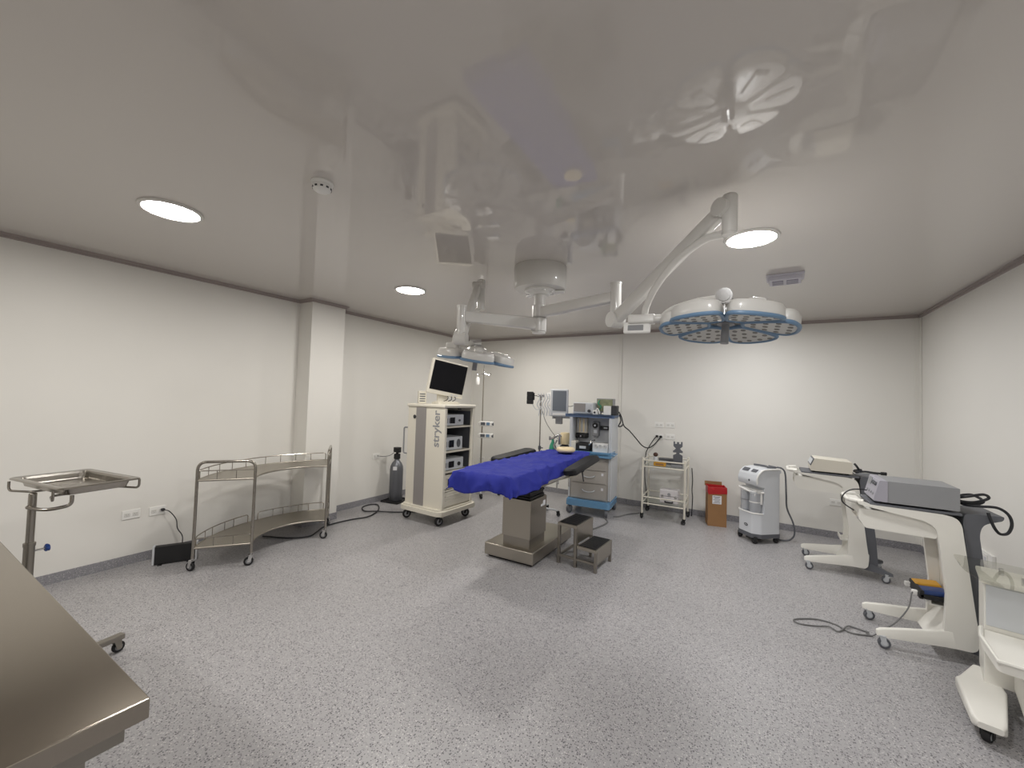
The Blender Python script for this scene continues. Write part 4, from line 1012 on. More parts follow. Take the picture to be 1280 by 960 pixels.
g = G(); g.tube(cr([(c0.x + 0.095, c0.y + 0.01, c0.z), *[L_(p) for p in ((-0.455, 2.48, 2.075), (-0.40, 2.46, 2.098), (-0.30, 2.42, 2.112), (-0.21, 2.40, 2.115))], (j.x, j.y, j.z)], 8), 0.018, 12); g.out('yoke_tube', LWHITE, t, 'curved lower yoke tube')
g = G(); g.cyl((j.x, j.y - 0.055, j.z), (j.x, j.y + 0.05, j.z), 0.040, n=24).cyl((j.x, j.y, j.z), (j.x, j.y, j.z - 0.12), 0.034, n=20).cyl((j.x, j.y - 0.056, j.z), (j.x, j.y - 0.062, j.z), 0.030); g.out('swivel_joint', CHROME, t)
Q = Matrix.Translation(L_((-0.150, 2.505, 2.018))) @ Matrix.Rotation(R(2.5), 4, 'Y') @ Matrix.Rotation(R(-5), 4, 'X')
petal_head(Q, 'large right lamp head seen from below', spin=-pi / 2 + R(32))
# left arm
EL = V((-2.045, 2.77, 2.495))
spring_arm((KL.x, KL.y, 1.985), EL, 0.080, 0.062, 'left spring arm rising to the ceiling')
e = L_(EL)
g = G(); g.cyl((e.x + 0.02, e.y + 0.02, e.z + 0.04), (e.x + 0.02, e.y + 0.02, e.z - 0.19), 0.034, n=20).ball((e.x + 0.02, e.y + 0.02, e.z + 0.04), 0.034, (1, 1, 0.6)).cyl((e.x + 0.02, e.y + 0.02, e.z - 0.19), (e.x + 0.02, e.y + 0.02, e.z - 0.205), 0.037); g.out('elbow_post', LWHITE, t)
pe = V((EL.x + 0.02, EL.y + 0.02, 2.315))
g = G(); g.tube(cr([L_(p) for p in (pe, (-2.06, 2.74, 2.25), (-2.12, 2.66, 2.14), (-2.155, 2.625, 2.05), (-2.16, 2.62, 1.985))], 8), 0.019, 12); g.out('yoke_tube', LWHITE, t, 'curved upper yoke tube')
c0 = L_((-2.17, 2.61, 1.96))
g = G(); g.box((c0.x, c0.y, c0.z), (0.09, 0.13, 0.055), 0.012, 3, rot=(0, 0, 30)); g.box((c0.x - 0.02, c0.y - 0.03, c0.z - 0.05), (0.03, 0.13, 0.06), 0.01, 3, rot=(0, 0, 30)); g.out('control_box', LWHITE, t)
j = L_((-2.09, 2.82, 2.01))
g = G(); g.tube(cr([(c0.x + 0.03, c0.y + 0.03, c0.z), *[L_(p) for p in ((-2.14, 2.66, 1.99), (-2.11, 2.73, 2.00))], (j.x, j.y, j.z)], 8), 0.018, 12); g.out('yoke_tube', LWHITE, t, 'curved lower yoke tube')
g = G(); g.cyl((j.x - 0.04, j.y - 0.03, j.z), (j.x + 0.04, j.y + 0.03, j.z), 0.036, n=22).cyl((j.x, j.y, j.z), (j.x, j.y, j.z - 0.10), 0.030, n=18); g.out('swivel_joint', CHROME, t)
Q = Matrix.Translation(L_((-2.09, 2.84, 1.910))) @ Matrix.Rotation(R(8), 4, 'Y') @ Matrix.Rotation(R(0), 4, 'X')
petal_head(Q, 'smaller looking left lamp head, tilted, above the video cart', spin=R(10))

# ================================================================== white glass trolley and what is on it
TX, TY = -1.045, 5.82
t = T('glass_shelf_trolley', 'white two-tier trolley with glass shelves by the back wall under the four outlets', 'trolley', (TX, TY, 0), 2.5)
wt, dt = 0.2615, 0.2225
for sx in (-1, 1):
    for sy in (-1, 1):
        G().cyl((sx * wt, sy * dt, 0.07), (sx * wt, sy * dt, 0.80), 0.0125).ball((sx * wt, sy * dt, 0.80), 0.0125).out('leg', CREAM, t)
        caster(t, sx * wt, sy * dt, 0.028, 0.024, 0.075, 200 + 30 * sx + 60 * sy, BLACK)
for nm, zs in (('upper_frame', (0.775, 0.690)), ('lower_frame', (0.290, 0.205))):
    g = G()
    for z in zs:
        for s in (-1, 1):
            g.tube([(-wt, s * dt, z), (wt, s * dt, z)], 0.0085, 8); g.tube([(s * wt, -dt, z), (s * wt, dt, z)], 0.0085, 8)
    g.out(nm, CREAM, t)
for z in (0.700, 0.215): G().box((0, 0, z + 0.002), (2 * wt - 0.02, 2 * dt - 0.02, 0.005), 0.001).out('glass_shelf', SHEET, t)
Mq = Matrix.Translation((TX, TY, 0)) @ Matrix.Rotation(R(2.5), 4, 'Z')
ZS = 0.7055
q = T('notched_plate_bracket', 'upright grey plate with notched cut-out outline standing at the right of the white trolley top', 'bracket', Mq @ V((0.155, -0.06, ZS)), 4)
half = [(0.0, 0.0), (0.058, 0.0), (0.058, 0.165), (0.022, 0.185), (0.022, 0.205), (0.064, 0.205), (0.064, 0.225), (0.030, 0.245), (0.030, 0.262), (0.058, 0.285), (0.058, 0.345), (0.036, 0.345), (0.036, 0.312), (0.012, 0.312), (0.012, 0.338), (0.0, 0.338)]
half = [(0.058, 0.0), (0.058, 0.150), (0.020, 0.170), (0.020, 0.185), (0.060, 0.185), (0.060, 0.208), (0.040, 0.222), (0.026, 0.240), (0.056, 0.268), (0.056, 0.330), (0.036, 0.330), (0.036, 0.300), (0.014, 0.300), (0.014, 0.326)]
po = half + [(-x, z) for x, z in half[::-1]]
G().prism(po, -0.004, 0.004, 'y').out('plate', SLATE, q)
G().box((0, 0.03, 0.004), (0.13, 0.10, 0.008), 0.002).out('foot', SLATE, q)
q = T('shallow_dark_tray', 'low dark grey tray lying on the white trolley top beside the notched grey plate', 'tray', Mq @ V((0.0, 0.07, ZS)), 4)
g = G(); g.box((0, 0, 0.035), (0.20, 0.12, 0.07), 0.008); g.out('body', SLATE, q); G().box((0, 0, 0.076), (0.205, 0.125, 0.012), 0.004).out('lid', DGREY, q)
q = T('rubber_bulb', 'small dark brown rubber bulb at the left end of the white trolley top', 'bulb', Mq @ V((-0.135, 0.0, ZS)), 0)
G().lathe([(0, 0), (0.025, 0), (0.027, 0.09), (0.02, 0.10), (0, 0.10)]).out('base', LGREY, q); G().ball((0, 0, 0.128), 0.032, (1, 1, 0.9)).out('bulb', BROWN, q)
q = T('mustard_box', 'flat mustard yellow box lying at the front of the white trolley top', 'box', Mq @ V((-0.055, -0.15, ZS)), 3)
G().box((0, 0, 0.026), (0.15, 0.075, 0.050), 0.006).out('body', YELLOW, q); G().box((0, -0.0385, 0.026), (0.10, 0.002, 0.022), 0.0005).out('label', CARD, q)
q = T('grey_instrument_box', 'low dark grey box on the white trolley top, in front of the notched plate', 'box', Mq @ V((0.16, -0.16, ZS)), 3)
G().box((0, 0, 0.022), (0.14, 0.07, 0.044), 0.005).out('body', GREY, q); G().box((0, 0, 0.050), (0.144, 0.074, 0.012), 0.004).out('lid', SLATE, q)
q = T('silver_carry_case', 'silver grey hard carry case on the bottom shelf of the white glass trolley', 'case', Mq @ V((0.065, -0.08, 0.2205)), 3)
G().box((0, 0, 0.048), (0.235, 0.15, 0.094), 0.012, 3).out('lower_shell', SILVERC, q); G().box((0, 0, 0.140), (0.235, 0.15, 0.086), 0.012, 3).out('upper_shell', SILVERC, q)
g = G(); g.tube(fil([(-0.045, -0.076, 0.030), (-0.045, -0.098, 0.026), (0.045, -0.098, 0.026), (0.045, -0.076, 0.030)], 0.012), 0.010, 8); g.out('handle', BLACK, q)
for x in (-0.08, 0.08): G().box((x, -0.077, 0.098), (0.028, 0.006, 0.034), 0.002).out('latch', CHROME, q)
g = G(); g.cyl((0, -0.074, 0.125), (0, -0.079, 0.125), 0.020); g.out('badge', GREY, q)
cord('trolley_cord', 'thin dark cord hanging from the wall outlets down behind the white trolley left side',
     [(-1.245, 6.148, 1.05), (-1.28, 6.135, 1.0), (-1.335, 6.12, 0.90), (-1.375, 6.11, 0.80), (-1.385, 6.10, 0.6), (-1.38, 6.10, 0.40), (-1.36, 6.10, 0.28), (-1.35, 6.10, 0.10), (-1.34, 6.10, 0.012), (-1.31, 6.12, 0.009)], 0.006)
g = G(); g.box((-1.238, YB - 0.028, 1.056), (0.032, 0.032, 0.03), 0.006).box((-1.185, YB - 0.028, 1.052), (0.034, 0.032, 0.032), 0.006)
tag(g.out('power_plugs', BLACK), 'two black plugs pushed into the bottom left outlet above the white trolley', 'plug')
bpy.data.objects['power_plugs'].name = 'power_plug'
cord('hanging_cord', 'black cord hanging down behind the right side of the white trolley', [(-0.755, 6.10, 0.66), (-0.745, 6.11, 0.5), (-0.75, 6.11, 0.36), (-0.74, 6.10, 0.26), (-0.745, 6.11, 0.13), (-0.75, 6.11, 0.012), (-0.76, 6.13, 0.009)], 0.006)

# ================================================================== waste box
t = T('cardboard_waste_box', 'brown cardboard waste box lined with a red bag, beside the grey suction unit', 'waste box', (-0.438, 5.906, 0), 13.5)
w, d, h = 0.217, 0.196, 0.485
g = G(); th = 0.005
for sy in (-1, 1): g.box((0, sy * (d / 2 - th / 2), h / 2), (w, th, h), 0.001)
for sx in (-1, 1): g.box((sx * (w / 2 - th / 2), 0, h / 2), (th, d - 2 * th, h), 0.001)
g.box((0, 0, 0.004), (w - 0.012, d - 0.012, 0.006)); g.out('carton', CARD, t)
G().box((-0.02, d / 2 + 0.004, h + 0.018), (w * 0.95, 0.005, 0.06), 0.001, rot=(-4, 0, 0)).out('rear_flap', CARD, t)
g = G(); seg = 40; rows = []
per = rrect(w, d, 0.012, n=4); N = len(per)
def rim(f, z, wob): return [(p[0] * f, p[1] * f, z + wob * sin(i * 1.3) + wob * 0.7 * sin(i * 2.9)) for i, p in enumerate(per)]
g.loft([rim(1.035, h - 0.075, 0.008), rim(1.045, h - 0.03, 0.001), rim(1.03, h + 0.006, 0.003), rim(0.93, h + 0.008, 0.003), rim(0.88, h - 0.04, 0.002), rim(0.85, h - 0.20, 0.002)], cap=False)
b = [g.bm.verts.new(p) for p in rim(0.85, h - 0.20, 0.002)]; g.bm.faces.new(b); g._mk(); g.out('bag_liner', RED, t, 'red plastic bag liner')
g = G(); g.box((-0.005, -d / 2 - 0.001, 0.335), (0.105, 0.002, 0.105), 0.0003); lb = g.out('paper_label', PAPER, t, 'white paper label')
g = G()
for k in range(7): g.box((-0.005 + 0.004 * ((k * 7) % 3 - 1), -d / 2 - 0.0024, 0.372 - 0.0125 * k), (0.080 - 0.012 * ((k * 5) % 3), 0.001, 0.0045 if k else 0.008))
g.out('label_print', INK, lb)

# ================================================================== suction unit
t = T('suction_unit', 'grey upright medical suction unit with clear collection jars and castors by back wall', 'suction unit', (0.029, 5.551, 0), -47.5)
w, d = 0.278, 0.326
foot = rp([(-w / 2, -d / 2 + 0.03), (-w / 2 + 0.03, -d / 2), (w / 2 - 0.055, -d / 2), (w / 2, -d / 2 + 0.075), (w / 2, d / 2), (-w / 2, d / 2)], [0.015, 0.015, 0.015, 0.015, 0.03, 0.03])
sk = [(p[0] * 1.03, p[1] * 1.03) for p in foot]
g = G(); g.prism(sk, 0.060, 0.105); g.out('base_skirt', SLATE, t)
g = G(); g.prism(foot, 0.105, 0.33)
bk = rp([(-w / 2, -0.055), (w / 2, -0.055), (w / 2, d / 2), (-w / 2, d / 2)], [0.006, 0.006, 0.03, 0.03])
g.prism(bk, 0.33, 0.80)
g.out('body', SUCW, t)
g = G(); prof = [(-0.150, 0.645), (-0.158, 0.70), (-0.135, 0.775), (-0.08, 0.822), (0.02, 0.835), (d / 2 - 0.02, 0.832), (d / 2 + 0.004, 0.81), (d / 2 + 0.004, 0.785), (-0.02, 0.76), (-0.05, 0.62)]
g.prism(rp(prof, 0.02), -w / 2 - 0.002, w / 2 + 0.002, 'x'); hd = g.out('head', SUCW, t)
Qs = Matrix.Translation((0, -0.105, 0.8035)) @ Matrix.Rotation(R(39), 4, 'X')
G().box((-0.07, 0.0, 0.002), (0.09, 0.05, 0.006), 0.003, mat=Qs).box((0.055, 0, 0.002), (0.075, 0.045, 0.006), 0.012, mat=Qs).out('control_panel', SLATE, hd)
Qf = Matrix.Translation((0.03, -0.156, 0.695)) @ Matrix.Rotation(pi / 2, 4, 'X')
G().lathe([(0, 0.004), (0.010, 0.004), (0.012, 0)], mat=Qf).out('indicator', DGREY, hd)
g = G(); g.tube(cr([(w / 2 + 0.004, -0.150, 0.665), (w / 2 + 0.004, -0.150, 0.74), (w / 2 + 0.004, -0.105, 0.80), (w / 2 + 0.004, -0.04, 0.825), (w / 2 + 0.004, 0.14, 0.83)], 6), 0.009, 8); g.out('edge_trim', WHITE, t)
g = G(); lw = [(p[0] * 1.005, p[1] * 1.005) for p in foot]; g.tube([(p[0], p[1], 0.333) for p in lw if p[1] < -0.03], 0.008, 8); g.out('ledge_trim', WHITE, t)
g = G(); g.tube(fil([(-w / 2, -0.06, 0.59), (-w / 2, -d / 2 + 0.015, 0.59), (-0.03, -d / 2 + 0.012, 0.575), (0.07, -d / 2 + 0.012, 0.565), (w / 2 - 0.01, -d / 2 + 0.06, 0.57), (w / 2, -0.06, 0.57)], 0.03), 0.012, 9)
g.box((0, -0.095, 0.588), (w - 0.03, 0.09, 0.012), 0.004); g.out('jar_cover', WHITE, t)
for x, yj, r in ((-0.075, -0.105, 0.052), (0.062, -0.100, 0.060)):
    g = G(); g.lathe([(0, 0), (r * 0.92, 0), (r, 0.01), (r, 0.20), (r * 0.96, 0.21), (0, 0.21)], c=(x, yj, 0.340)); jr = g.out('collection_jar', SMOKE, t, 'clear collection jar')
    G().cyl((x, yj, 0.45), (x, yj, 0.462), r * 1.02).out('jar_band', GREY if x < 0 else WHITE, jr)
    G().lathe([(0, 0.21), (r * 1.03, 0.21), (r * 1.03, 0.232), (r * 0.5, 0.24), (0, 0.24)], c=(x, yj, 0.340)).out('jar_lid', LGREY, jr)
g = G(); g.tube(fil([(0.132, -0.085, 0.44), (0.132, -0.085, 0.565), (0.128, -0.11, 0.585), (0.10, -0.135, 0.58), (0.09, -0.14, 0.50)], 0.025), 0.011, 8); g.out('suction_hose', WHITE, t)
g = G(); Qe = Matrix.Translation((0.0, -d / 2 - 0.001, 0.185)) @ Matrix.Rotation(pi / 2, 4, 'X')
g.prism([(0.028 * cos(a * pi / 12), 0.017 * sin(a * pi / 12)) for a in range(24)], 0, 0.002, 'z', Qe); eb = g.out('emblem', DGREY, t)
g = G()
for k in (-1, 1): g.prism(rp([(k * 0.009 - 0.007, -0.006), (k * 0.009 + 0.003, -0.006), (k * 0.009 + 0.007, 0.006), (k * 0.009 - 0.003, 0.006)], 0.001), 0.002, 0.003, 'z', Qe)
g.out('emblem_mark', LGREY, eb)
for sx, sy in ((-1, -1), (1, -1), (1, 1), (-1, 1)): caster(t, sx * 0.115, sy * 0.135, 0.028, 0.032, 0.07, 220 + 40 * sx + 25 * sy, BLACK, BLACK, CHAR)
g = G(); g.box((0.02, -0.10, 0.050), (0.10, 0.08, 0.04), 0.008); g.out('foot_switch_block', BLACK, t)
Ms = Matrix.Translation((0.029, 5.551, 0)) @ Matrix.Rotation(R(-47.5), 4, 'Z')
cord('suction_hose_coil', 'dark grey hose laid over the top of the grey suction unit', [Ms @ V(p) for p in ((-0.10, 0.02, 0.851), (-0.06, 0.06, 0.849), (0.02, 0.08, 0.848), (0.08, 0.05, 0.848), (0.105, 0.09, 0.848), (0.09, 0.14, 0.846), (0.0, 0.135, 0.847))], 0.011, SLATE)
cord('power_cable', 'dark grey cable hanging from suction unit top, curving down right side to the floor',
     [Ms @ V((0.10, 0.15, 0.85)), Ms @ V((0.155, 0.17, 0.84)), Ms @ V((0.172, 0.19, 0.77)), Ms @ V((0.175, 0.20, 0.55)), (0.31, 5.66, 0.38), (0.37, 5.66, 0.22), (0.38, 5.66, 0.10), (0.34, 5.67, 0.03), (0.27, 5.66, 0.012), (0.22, 5.68, 0.012)], 0.009, SLATE)
# ================================================================== C-shaped instrument carts
def c_cart(loc, yaw, label):
    t = T('instrument_cart', label, 'instrument cart', loc, yaw, 'white C-shaped instrument carts')
    # local x = 0 at the front wheel tips, +x toward the rear column; y across
    yp, yt = 0.150, 0.205
    for s in (-1, 1):
        g = G()
        up = rp([(0.325, 0.195), (0.478, 0.19), (0.463, 0.30), (0.405, 0.845), (0.385, 0.885), (0.330, 0.900), (-0.03, 0.906), (-0.065, 0.922), (-0.095, 0.922), (-0.090, 0.900), (0.03, 0.878), (0.235, 0.845), (0.285, 0.815), (0.300, 0.765), (0.345, 0.30)],
                [0, 0.03, 0.1, 0.03, 0.03, 0.05, 0.02, 0.008, 0.008, 0.02, 0.1, 0.05, 0.04, 0.06, 0.1])
        g.prism(up, s * yp - 0.016, s * yp + 0.016, 'y')
        # splayed leg, tapering toward the tip and running into the elbow
        def sec(x, zb, zt, w):
            y = s * (yp + (yt - yp) * max(0.0, min(1.0, (0.36 - x) / 0.36)))
            return [(x, y - w, zb), (x, y + w, zb), (x, y + w * 0.9, zt - 0.006), (x, y + w * 0.7, zt), (x, y - w * 0.7, zt), (x, y - w * 0.9, zt - 0.006)]
        g.loft([sec(-0.005, 0.080, 0.108, 0.014), sec(0.015, 0.074, 0.120, 0.020), sec(0.12, 0.078, 0.142, 0.020), sec(0.25, 0.084, 0.165, 0.018), sec(0.330, 0.088, 0.185, 0.0165), sec(0.38, 0.090, 0.20, 0.016), sec(0.42, 0.091, 0.20, 0.016)])
        g.prism(rp([(0.315, 0.088), (0.470, 0.094), (0.478, 0.18), (0.478, 0.22), (0.335, 0.40), (0.325, 0.195)], [0, 0.035, 0.02, 0, 0, 0.03]), s * yp - 0.0163, s * yp + 0.0163, 'y')
        g.out('side_frame', CARTW, t)
    g = G()                                     # shell between the two side frames
    g.prism(rp([(0.385, 0.16), (0.47, 0.16), (0.44, 0.45), (0.40, 0.86), (0.355, 0.86), (0.385, 0.45)], 0.01), -yp, yp, 'y')
    g.prism(rp([(0.27, 0.085), (0.46, 0.085), (0.46, 0.18), (0.39, 0.27), (0.345, 0.20)], 0.015), -yp, yp, 'y')
    g.out('column_shell', CARTW, t)
    g = G(); g.box((0.19, 0, 0.910), (0.44, 2 * yp + 0.02, 0.016), 0.004); g.out('deck', SLATE, t, 'dark grey deck under the device')
    g = G(); g.tube(fil([(-0.06, -yp, 0.920), (-0.135, -yp + 0.03, 0.915), (-0.135, yp - 0.03, 0.915), (-0.06, yp, 0.920)], 0.04), 0.014, 10); g.box((-0.09, 0, 0.905), (0.07, 2 * yp - 0.05, 0.012), 0.004); g.out('front_handle', CARTW, t)
    # drawer under the deck
    g = G(); g.prism(rp([(-0.05, 0.742), (0.30, 0.735), (0.30, 0.866), (-0.08, 0.868), (-0.085, 0.80)], 0.015), -yp + 0.012, yp - 0.012, 'y'); dr = g.out('drawer', CARTW, t)
    G().box((-0.082, 0, 0.812), (0.012, 0.16, 0.03), 0.005).out('drawer_grip', CREAMD, dr)
    # cable hooks inside the column
    g = G(); g.box((0.33, 0.0, 0.30), (0.10, 0.16, 0.012), 0.004).box((0.285, 0.0, 0.315), (0.012, 0.16, 0.03), 0.004); g.out('pedal_holder', CARTW, t)
    # rear spine and feet
    g = G(); sp = rp([(0.476, 0.12), (0.545, 0.10), (0.535, 0.30), (0.485, 0.80), (0.50, 0.865), (0.585, 0.902), (0.590, 0.928), (0.42, 0.918), (0.415, 0.86), (0.45, 0.45)], [0.01, 0.02, 0.1, 0.06, 0.04, 0.012, 0.012, 0.02, 0.05, 0.1])
    g.prism(sp, -yp + 0.005, yp - 0.005, 'y'); g.out('rear_spine', SLATE, t, 'slate grey rear spine')
    for s in (-1, 1):
        g = G()
        def sec2(x, y, zb, zt, w): return [(x, y - w, zb), (x, y + w, zb), (x, y + w * 0.8, zt), (x, y - w * 0.8, zt)]
        g.loft([sec2(0.45, s * 0.10, 0.075, 0.16, 0.04), sec2(0.53, s * 0.13, 0.072, 0.13, 0.035), sec2(0.60, s * 0.17, 0.070, 0.105, 0.026), sec2(0.635, s * 0.185, 0.074, 0.095, 0.018)])
        g.out('rear_foot', SLATE, t)
        caster(t, 0.605, s * 0.175, 0.032, 0.026, 0.078, 190 + 12 * s, LGREY, SLATE, LGREY)
        caster(t, 0.02, s * 0.205, 0.033, 0.028, 0.078, 8 + 6 * s, LGREY, SLATE, LGREY)
    return t
BX, BY = 0.690, 3.785
c_cart((BX, BY, 0), 0, 'near white C-shaped cart with grey spine, carrying the grey metal unit and foot pedal')
AX, AY2 = 0.415, 5.08
c_cart((AX, AY2, 0), -1, 'far white C-shaped cart with grey spine, carrying the cream metal unit')
# device on the near cart
q = T('electrosurgical_unit', 'grey metal electrosurgical unit with sloping lilac front on the near white cart', 'medical device', (BX + 0.195, BY - 0.01, 0.9195), -1)
wv = 0.30
for sx in (-0.15, 0.15):
    for sy in (-0.11, 0.11): G().cyl((sx, sy, 0), (sx, sy, 0.014), 0.014, n=12).out('foot', BLACK, q)
g = G(); g.prism(rp([(-0.130, 0.012), (0.205, 0.012), (0.205, 0.152), (-0.130, 0.152)], 0.006), -wv / 2, wv / 2, 'y'); g.out('case', GREY, q)
g = G(); g.prism(rp([(-0.205, 0.016), (-0.131, 0.012), (-0.131, 0.153), (-0.172, 0.153)], 0.006), -wv / 2 - 0.003, wv / 2 + 0.003, 'y'); fp = g.out('front_panel', MAUVE, q)
Qk = Matrix.Translation((-0.188, 0, 0.086)) @ Matrix.Rotation(R(-76.5), 4, 'Y')
for k in range(3):
    y = -0.10 + 0.045 * k
    G().lathe([(0, 0.012), (0.011, 0.012), (0.013, 0)], mat=Qk @ Matrix.Translation((0.038, y, 0.0)), n=14).out('dial', DGREY, fp)
g = G()
for k in range(4): g.lathe([(0, 0.006), (0.008, 0.006), (0.009, 0)], mat=Qk @ Matrix.Translation((-0.03, -0.10 + 0.06 * k, 0.0)), n=12)
g.box((0.036, 0.08, 0.002), (0.05, 0.09, 0.004), 0.001, mat=Qk); g.out('socket_row', GREY, fp)
# device on the far cart
q = T('cream_generator', 'cream metal generator unit with framed front panel on the far white cart', 'medical device', (AX + 0.195, AY2 - 0.01, 0.9195), -1)
for sx in (-0.13, 0.13):
    for sy in (-0.11, 0.11): G().cyl((sx, sy, 0), (sx, sy, 0.016), 0.014, n=12).out('foot', BLACK, q)
g = G(); g.prism(rp([(-0.150, 0.014), (0.165, 0.014), (0.165, 0.122), (-0.118, 0.135), (-0.150, 0.055)], 0.006), -0.15, 0.15, 'y'); g.out('case', CREAM, q)
g = G(); Qp = Matrix.Translation((-0.1355, 0, 0.096)) @ Matrix.Rotation(R(-68), 4, 'Y'); g.box((0, 0, 0.002), (0.074, 0.28, 0.008), 0.002, mat=Qp); fp = g.out('front_bezel', SLATE, q)
G().box((0, 0, 0.006), (0.050, 0.25, 0.006), 0.002, mat=Qp).out('front_panel', LGREY, fp)
# cables on the carts
x0, y0 = BX + 0.405, BY
cord('coiled_power_cable', 'coil of black cable bundled behind the grey unit on the near white cart',
     [(x0 + 0.0, y0 - 0.05, 0.995), (x0 + 0.05, y0 - 0.09, 1.02), (x0 + 0.12, y0 - 0.08, 1.04), (x0 + 0.15, y0 - 0.05, 1.015), (x0 + 0.09, y0 - 0.06, 0.985), (x0 + 0.02, y0 - 0.08, 0.985), (x0 + 0.015, y0 - 0.02, 1.0), (x0 + 0.09, y0 + 0.0, 1.02), (x0 + 0.135, y0 - 0.03, 0.99), (x0 + 0.08, y0 - 0.05, 0.965), (x0 + 0.015, y0 - 0.03, 0.975), (x0 + 0.04, y0 - 0.09, 0.965), (x0 + 0.10, y0 - 0.11, 0.97),
      (x0 + 0.16, y0 - 0.13, 0.975), (x0 + 0.20, y0 - 0.14, 0.945), (x0 + 0.215, y0 - 0.14, 0.89), (x0 + 0.20, y0 - 0.14, 0.835), (x0 + 0.17, y0 - 0.14, 0.822), (x0 + 0.14, y0 - 0.165, 0.85), (x0 + 0.12, y0 - 0.17, 0.90), (x0 + 0.11, y0 - 0.165, 0.945)], 0.008)
x0, y0 = AX + 0.37, AY2
cord('bundled_power_cable', 'black power cable with plug bundled behind the cream unit on the far white cart',
     [(x0 + 0.01, y0 - 0.10, 1.03), (x0 + 0.03, y0 - 0.11, 1.0), (x0 + 0.045, y0 - 0.10, 0.965), (x0 + 0.015, y0 - 0.06, 0.955), (x0 + 0.03, y0 - 0.13, 0.955), (x0 + 0.06, y0 - 0.09, 0.975), (x0 + 0.02, y0 - 0.05, 0.960), (x0 + 0.04, y0 - 0.12, 0.960), (x0 + 0.09, y0 - 0.11, 0.965), (x0 + 0.15, y0 - 0.12, 0.962), (x0 + 0.20, y0 - 0.12, 0.962)], 0.0095)
g = G(); g.cyl((x0 + 0.195, y0 - 0.12, 0.962), (x0 + 0.235, y0 - 0.12, 0.962), 0.015, n=12); tag(g.out('cable_plug', BLACK), 'black plug end sticking out behind the cream unit on the far cart', 'plug')
cord('thin_electrode_lead', 'thin black lead looping from the front of the grey unit on the near cart',
     [(BX - 0.03, BY - 0.06, 0.985), (BX - 0.06, BY - 0.10, 0.992), (BX - 0.115, BY - 0.13, 0.99), (BX - 0.155, BY - 0.14, 0.965), (BX - 0.175, BY - 0.145, 0.925), (BX - 0.165, BY - 0.14, 0.89), (BX - 0.11, BY - 0.145, 0.85)], 0.004)
# foot pedal on the near cart
q = T('foot_pedal', 'foot pedal with mustard and navy pads on the holder of the near white cart', 'foot pedal', (BX + 0.30, BY - 0.0, 0.332), 0)
g = G(); g.box((0.0, 0, 0.018), (0.15, 0.22, 0.034), 0.008); g.prism(rp([(-0.075, 0.0), (-0.055, 0.0), (-0.05, 0.055), (-0.07, 0.055)], 0.006), -0.11, 0.11, 'y'); g.out('base', BLACK, q)
G().box((0.0, 0.056, 0.052), (0.13, 0.10, 0.030), 0.010, 3, rot=(0, -6, 0)).out('mustard_pad', YELLOW, q, 'mustard yellow pad')
G().box((0.0, -0.056, 0.046), (0.13, 0.10, 0.030), 0.010, 3, rot=(0, -6, 0)).out('navy_pad', NAVY, q, 'navy blue pad')
G().box((-0.085, 0.09, 0.02), (0.03, 0.03, 0.03), 0.006).box((-0.085, -0.06, 0.02), (0.03, 0.03, 0.03), 0.006).out('cable_gland', WHITE, q)
cord('pedal_cable', 'grey cable hanging from the foot pedal of the near white cart to the floor',
     [(BX + 0.205, BY - 0.06, 0.352), (BX + 0.19, BY - 0.10, 0.345), (BX + 0.17, BY - 0.12, 0.26), (BX + 0.11, BY - 0.12, 0.15), (BX + 0.03, BY - 0.10, 0.05), (BX + 0.0, BY - 0.08, 0.008), (BX - 0.03, BY - 0.06, 0.006)], 0.004, GCORD)
cord('pedal_cable', 'thin grey cable lying in a narrow loop on the floor before the near white cart',
     [(0.69, 3.705, 0.006), (0.57, 3.67, 0.006), (0.50, 3.74, 0.006), (0.40, 3.755, 0.006), (0.30, 3.70, 0.006), (0.245, 3.645, 0.006), (0.275, 3.605, 0.006), (0.37, 3.635, 0.006), (0.45, 3.67, 0.010), (0.50, 3.64, 0.006), (0.56, 3.74, 0.014), (0.60, 3.77, 0.006), (0.68, 3.745, 0.006)], 0.005, GCORD)

# ================================================================== near cart with clear shelf (right edge)
t = T('clear_shelf_cart', 'white equipment cart with clear acrylic shelf, cut by the right photo edge', 'instrument cart', (1.045, 3.20, 0), -14)
# local: x to the right, -y toward the viewer
for x0 in (0.0, 0.38):
    g = G()
    def fs(y, xa, xb, za, zb): return [(x0 + p[0], y, p[1]) for p in rp([(xa, za), (xb, za), (xb, zb), (xa, zb)], 0.014, 4)]
    g.loft([fs(-0.405, -0.050, 0.032, 0.080, 0.108), fs(-0.385, -0.068, 0.044, 0.072, 0.122), fs(-0.06, -0.105, 0.075, 0.072, 0.132), fs(-0.02, -0.090, 0.070, 0.076, 0.128), fs(0.20, -0.03, 0.06, 0.076, 0.118)])
    g.out('foot_bar', CARTW, t)
    for y in (-0.33, 0.14): caster(t, x0 - 0.01, y, 0.029, 0.03, 0.074, 250 if y < 0 else 300, BLACK, BLACK, LGREY)
g = G(); g.box((0.215, 0.12, 0.385), (0.43, 0.24, 0.53), 0.008); g.out('column', CARTW, t)
g = G(); g.box((0.215, -0.004, 0.535), (0.412, 0.010, 0.215), 0.003); g.out('front_panel', LGREY, t)
g = G(); g.box((0.213, 0.11, 0.655), (0.45, 0.27, 0.024), 0.006); g.out('top_plate', CARTW, t)
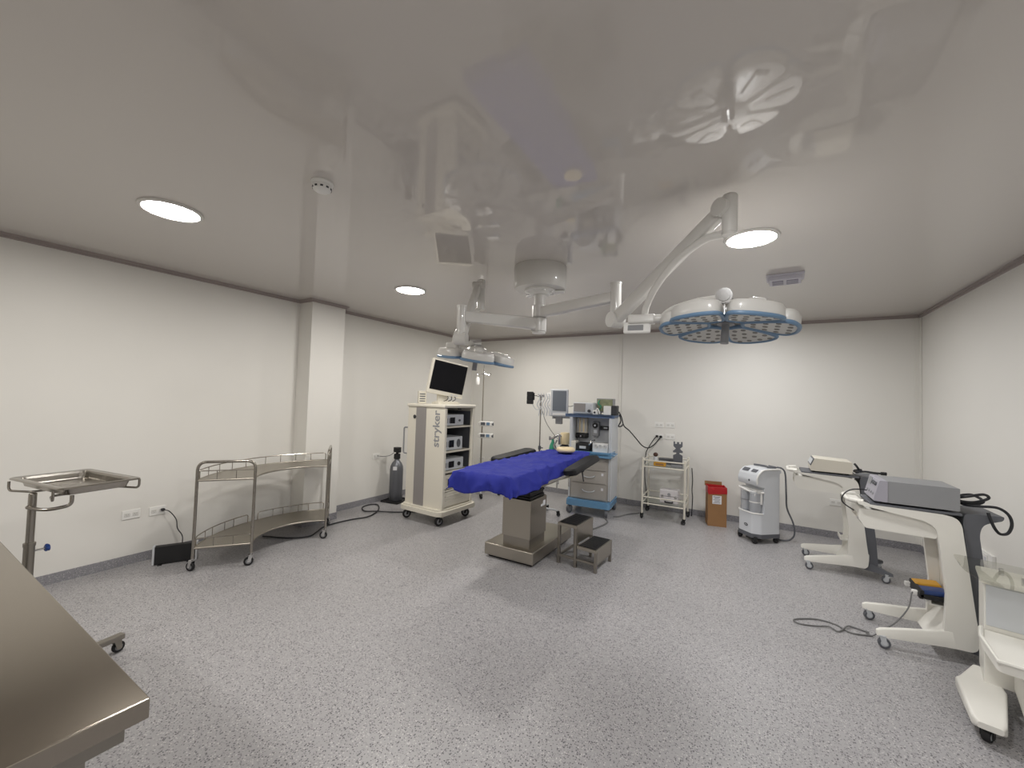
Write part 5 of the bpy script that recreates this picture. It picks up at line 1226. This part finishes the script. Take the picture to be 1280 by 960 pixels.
for x, y in ((0.075, 0.14), (0.14, 0.02), (0.37, 0.14), (0.37, 0.02)): G().cyl((x, y, 0.664), (x, y, 0.702), 0.010, n=14).out('shelf_standoff', CHROME, t)
g = G(); g.prism(rp([(-0.10, 0.235), (-0.075, -0.06), (0.0, -0.262), (0.43, -0.262), (0.43, 0.20), (0.06, 0.225)], [0.03, 0.12, 0.05, 0.03, 0.03, 0.1]), 0.702, 0.710); g.out('acrylic_shelf', CLEAR, t, 'clear acrylic top shelf')
g = G(); g.prism(rp([(-0.012, -0.008), (-0.020, -0.14), (0.015, -0.40), (0.44, -0.40), (0.44, -0.008)], [0.01, 0.03, 0.03, 0.03, 0.01]), 0.362, 0.402)
g.tube([(-0.010, -0.01, 0.408), (-0.018, -0.14, 0.408), (0.016, -0.398, 0.408), (0.436, -0.398, 0.408)], 0.010, 8); g.out('drawer_tray', CARTW, t)
G().cyl((0.16, -0.20, 0.4015), (0.16, -0.20, 0.4045), 0.006).out('tray_screw', CHAR, t)
g = G(); g.box((0.27, -0.15, 0.245), (0.34, 0.29, 0.21), 0.010); g.out('lower_box', CARTW, t)

# ================================================================== camera
cd = bpy.data.cameras.new('camera'); cam = bpy.data.objects.new('camera', cd); COL.objects.link(cam)
cd.sensor_fit = 'HORIZONTAL'; cd.sensor_width = 36.0; cd.lens = 506.318 / 1280 * 36.0; cd.clip_start = 0.02
r = V((0.8556748, 0.5165370, 0.0317826)); u = V((-0.0098191, -0.0451985, 0.9989298)); f = V((-0.5174207, 0.8550711, 0.0336033))
m = Matrix((r, u, -f)).transposed().to_4x4(); m.translation = (0, 0, 1.55); cam.matrix_world = m
scn.camera = cam
w = bpy.data.worlds.new('world'); scn.world = w; w.use_nodes = True
w.node_tree.nodes['Background'].inputs[0].default_value = (0, 0, 0, 1)
vs = scn.view_settings
vs.view_transform = 'Standard'; vs.look = 'None'; vs.exposure = 0.0; vs.gamma = 1.0; vs.use_curve_mapping = False
scn.cycles.max_bounces = 10; scn.cycles.diffuse_bounces = 6; scn.cycles.glossy_bounces = 5; scn.cycles.transparent_max_bounces = 12
scn.cycles.use_denoising = True; scn.cycles.sample_clamp_indirect = 6
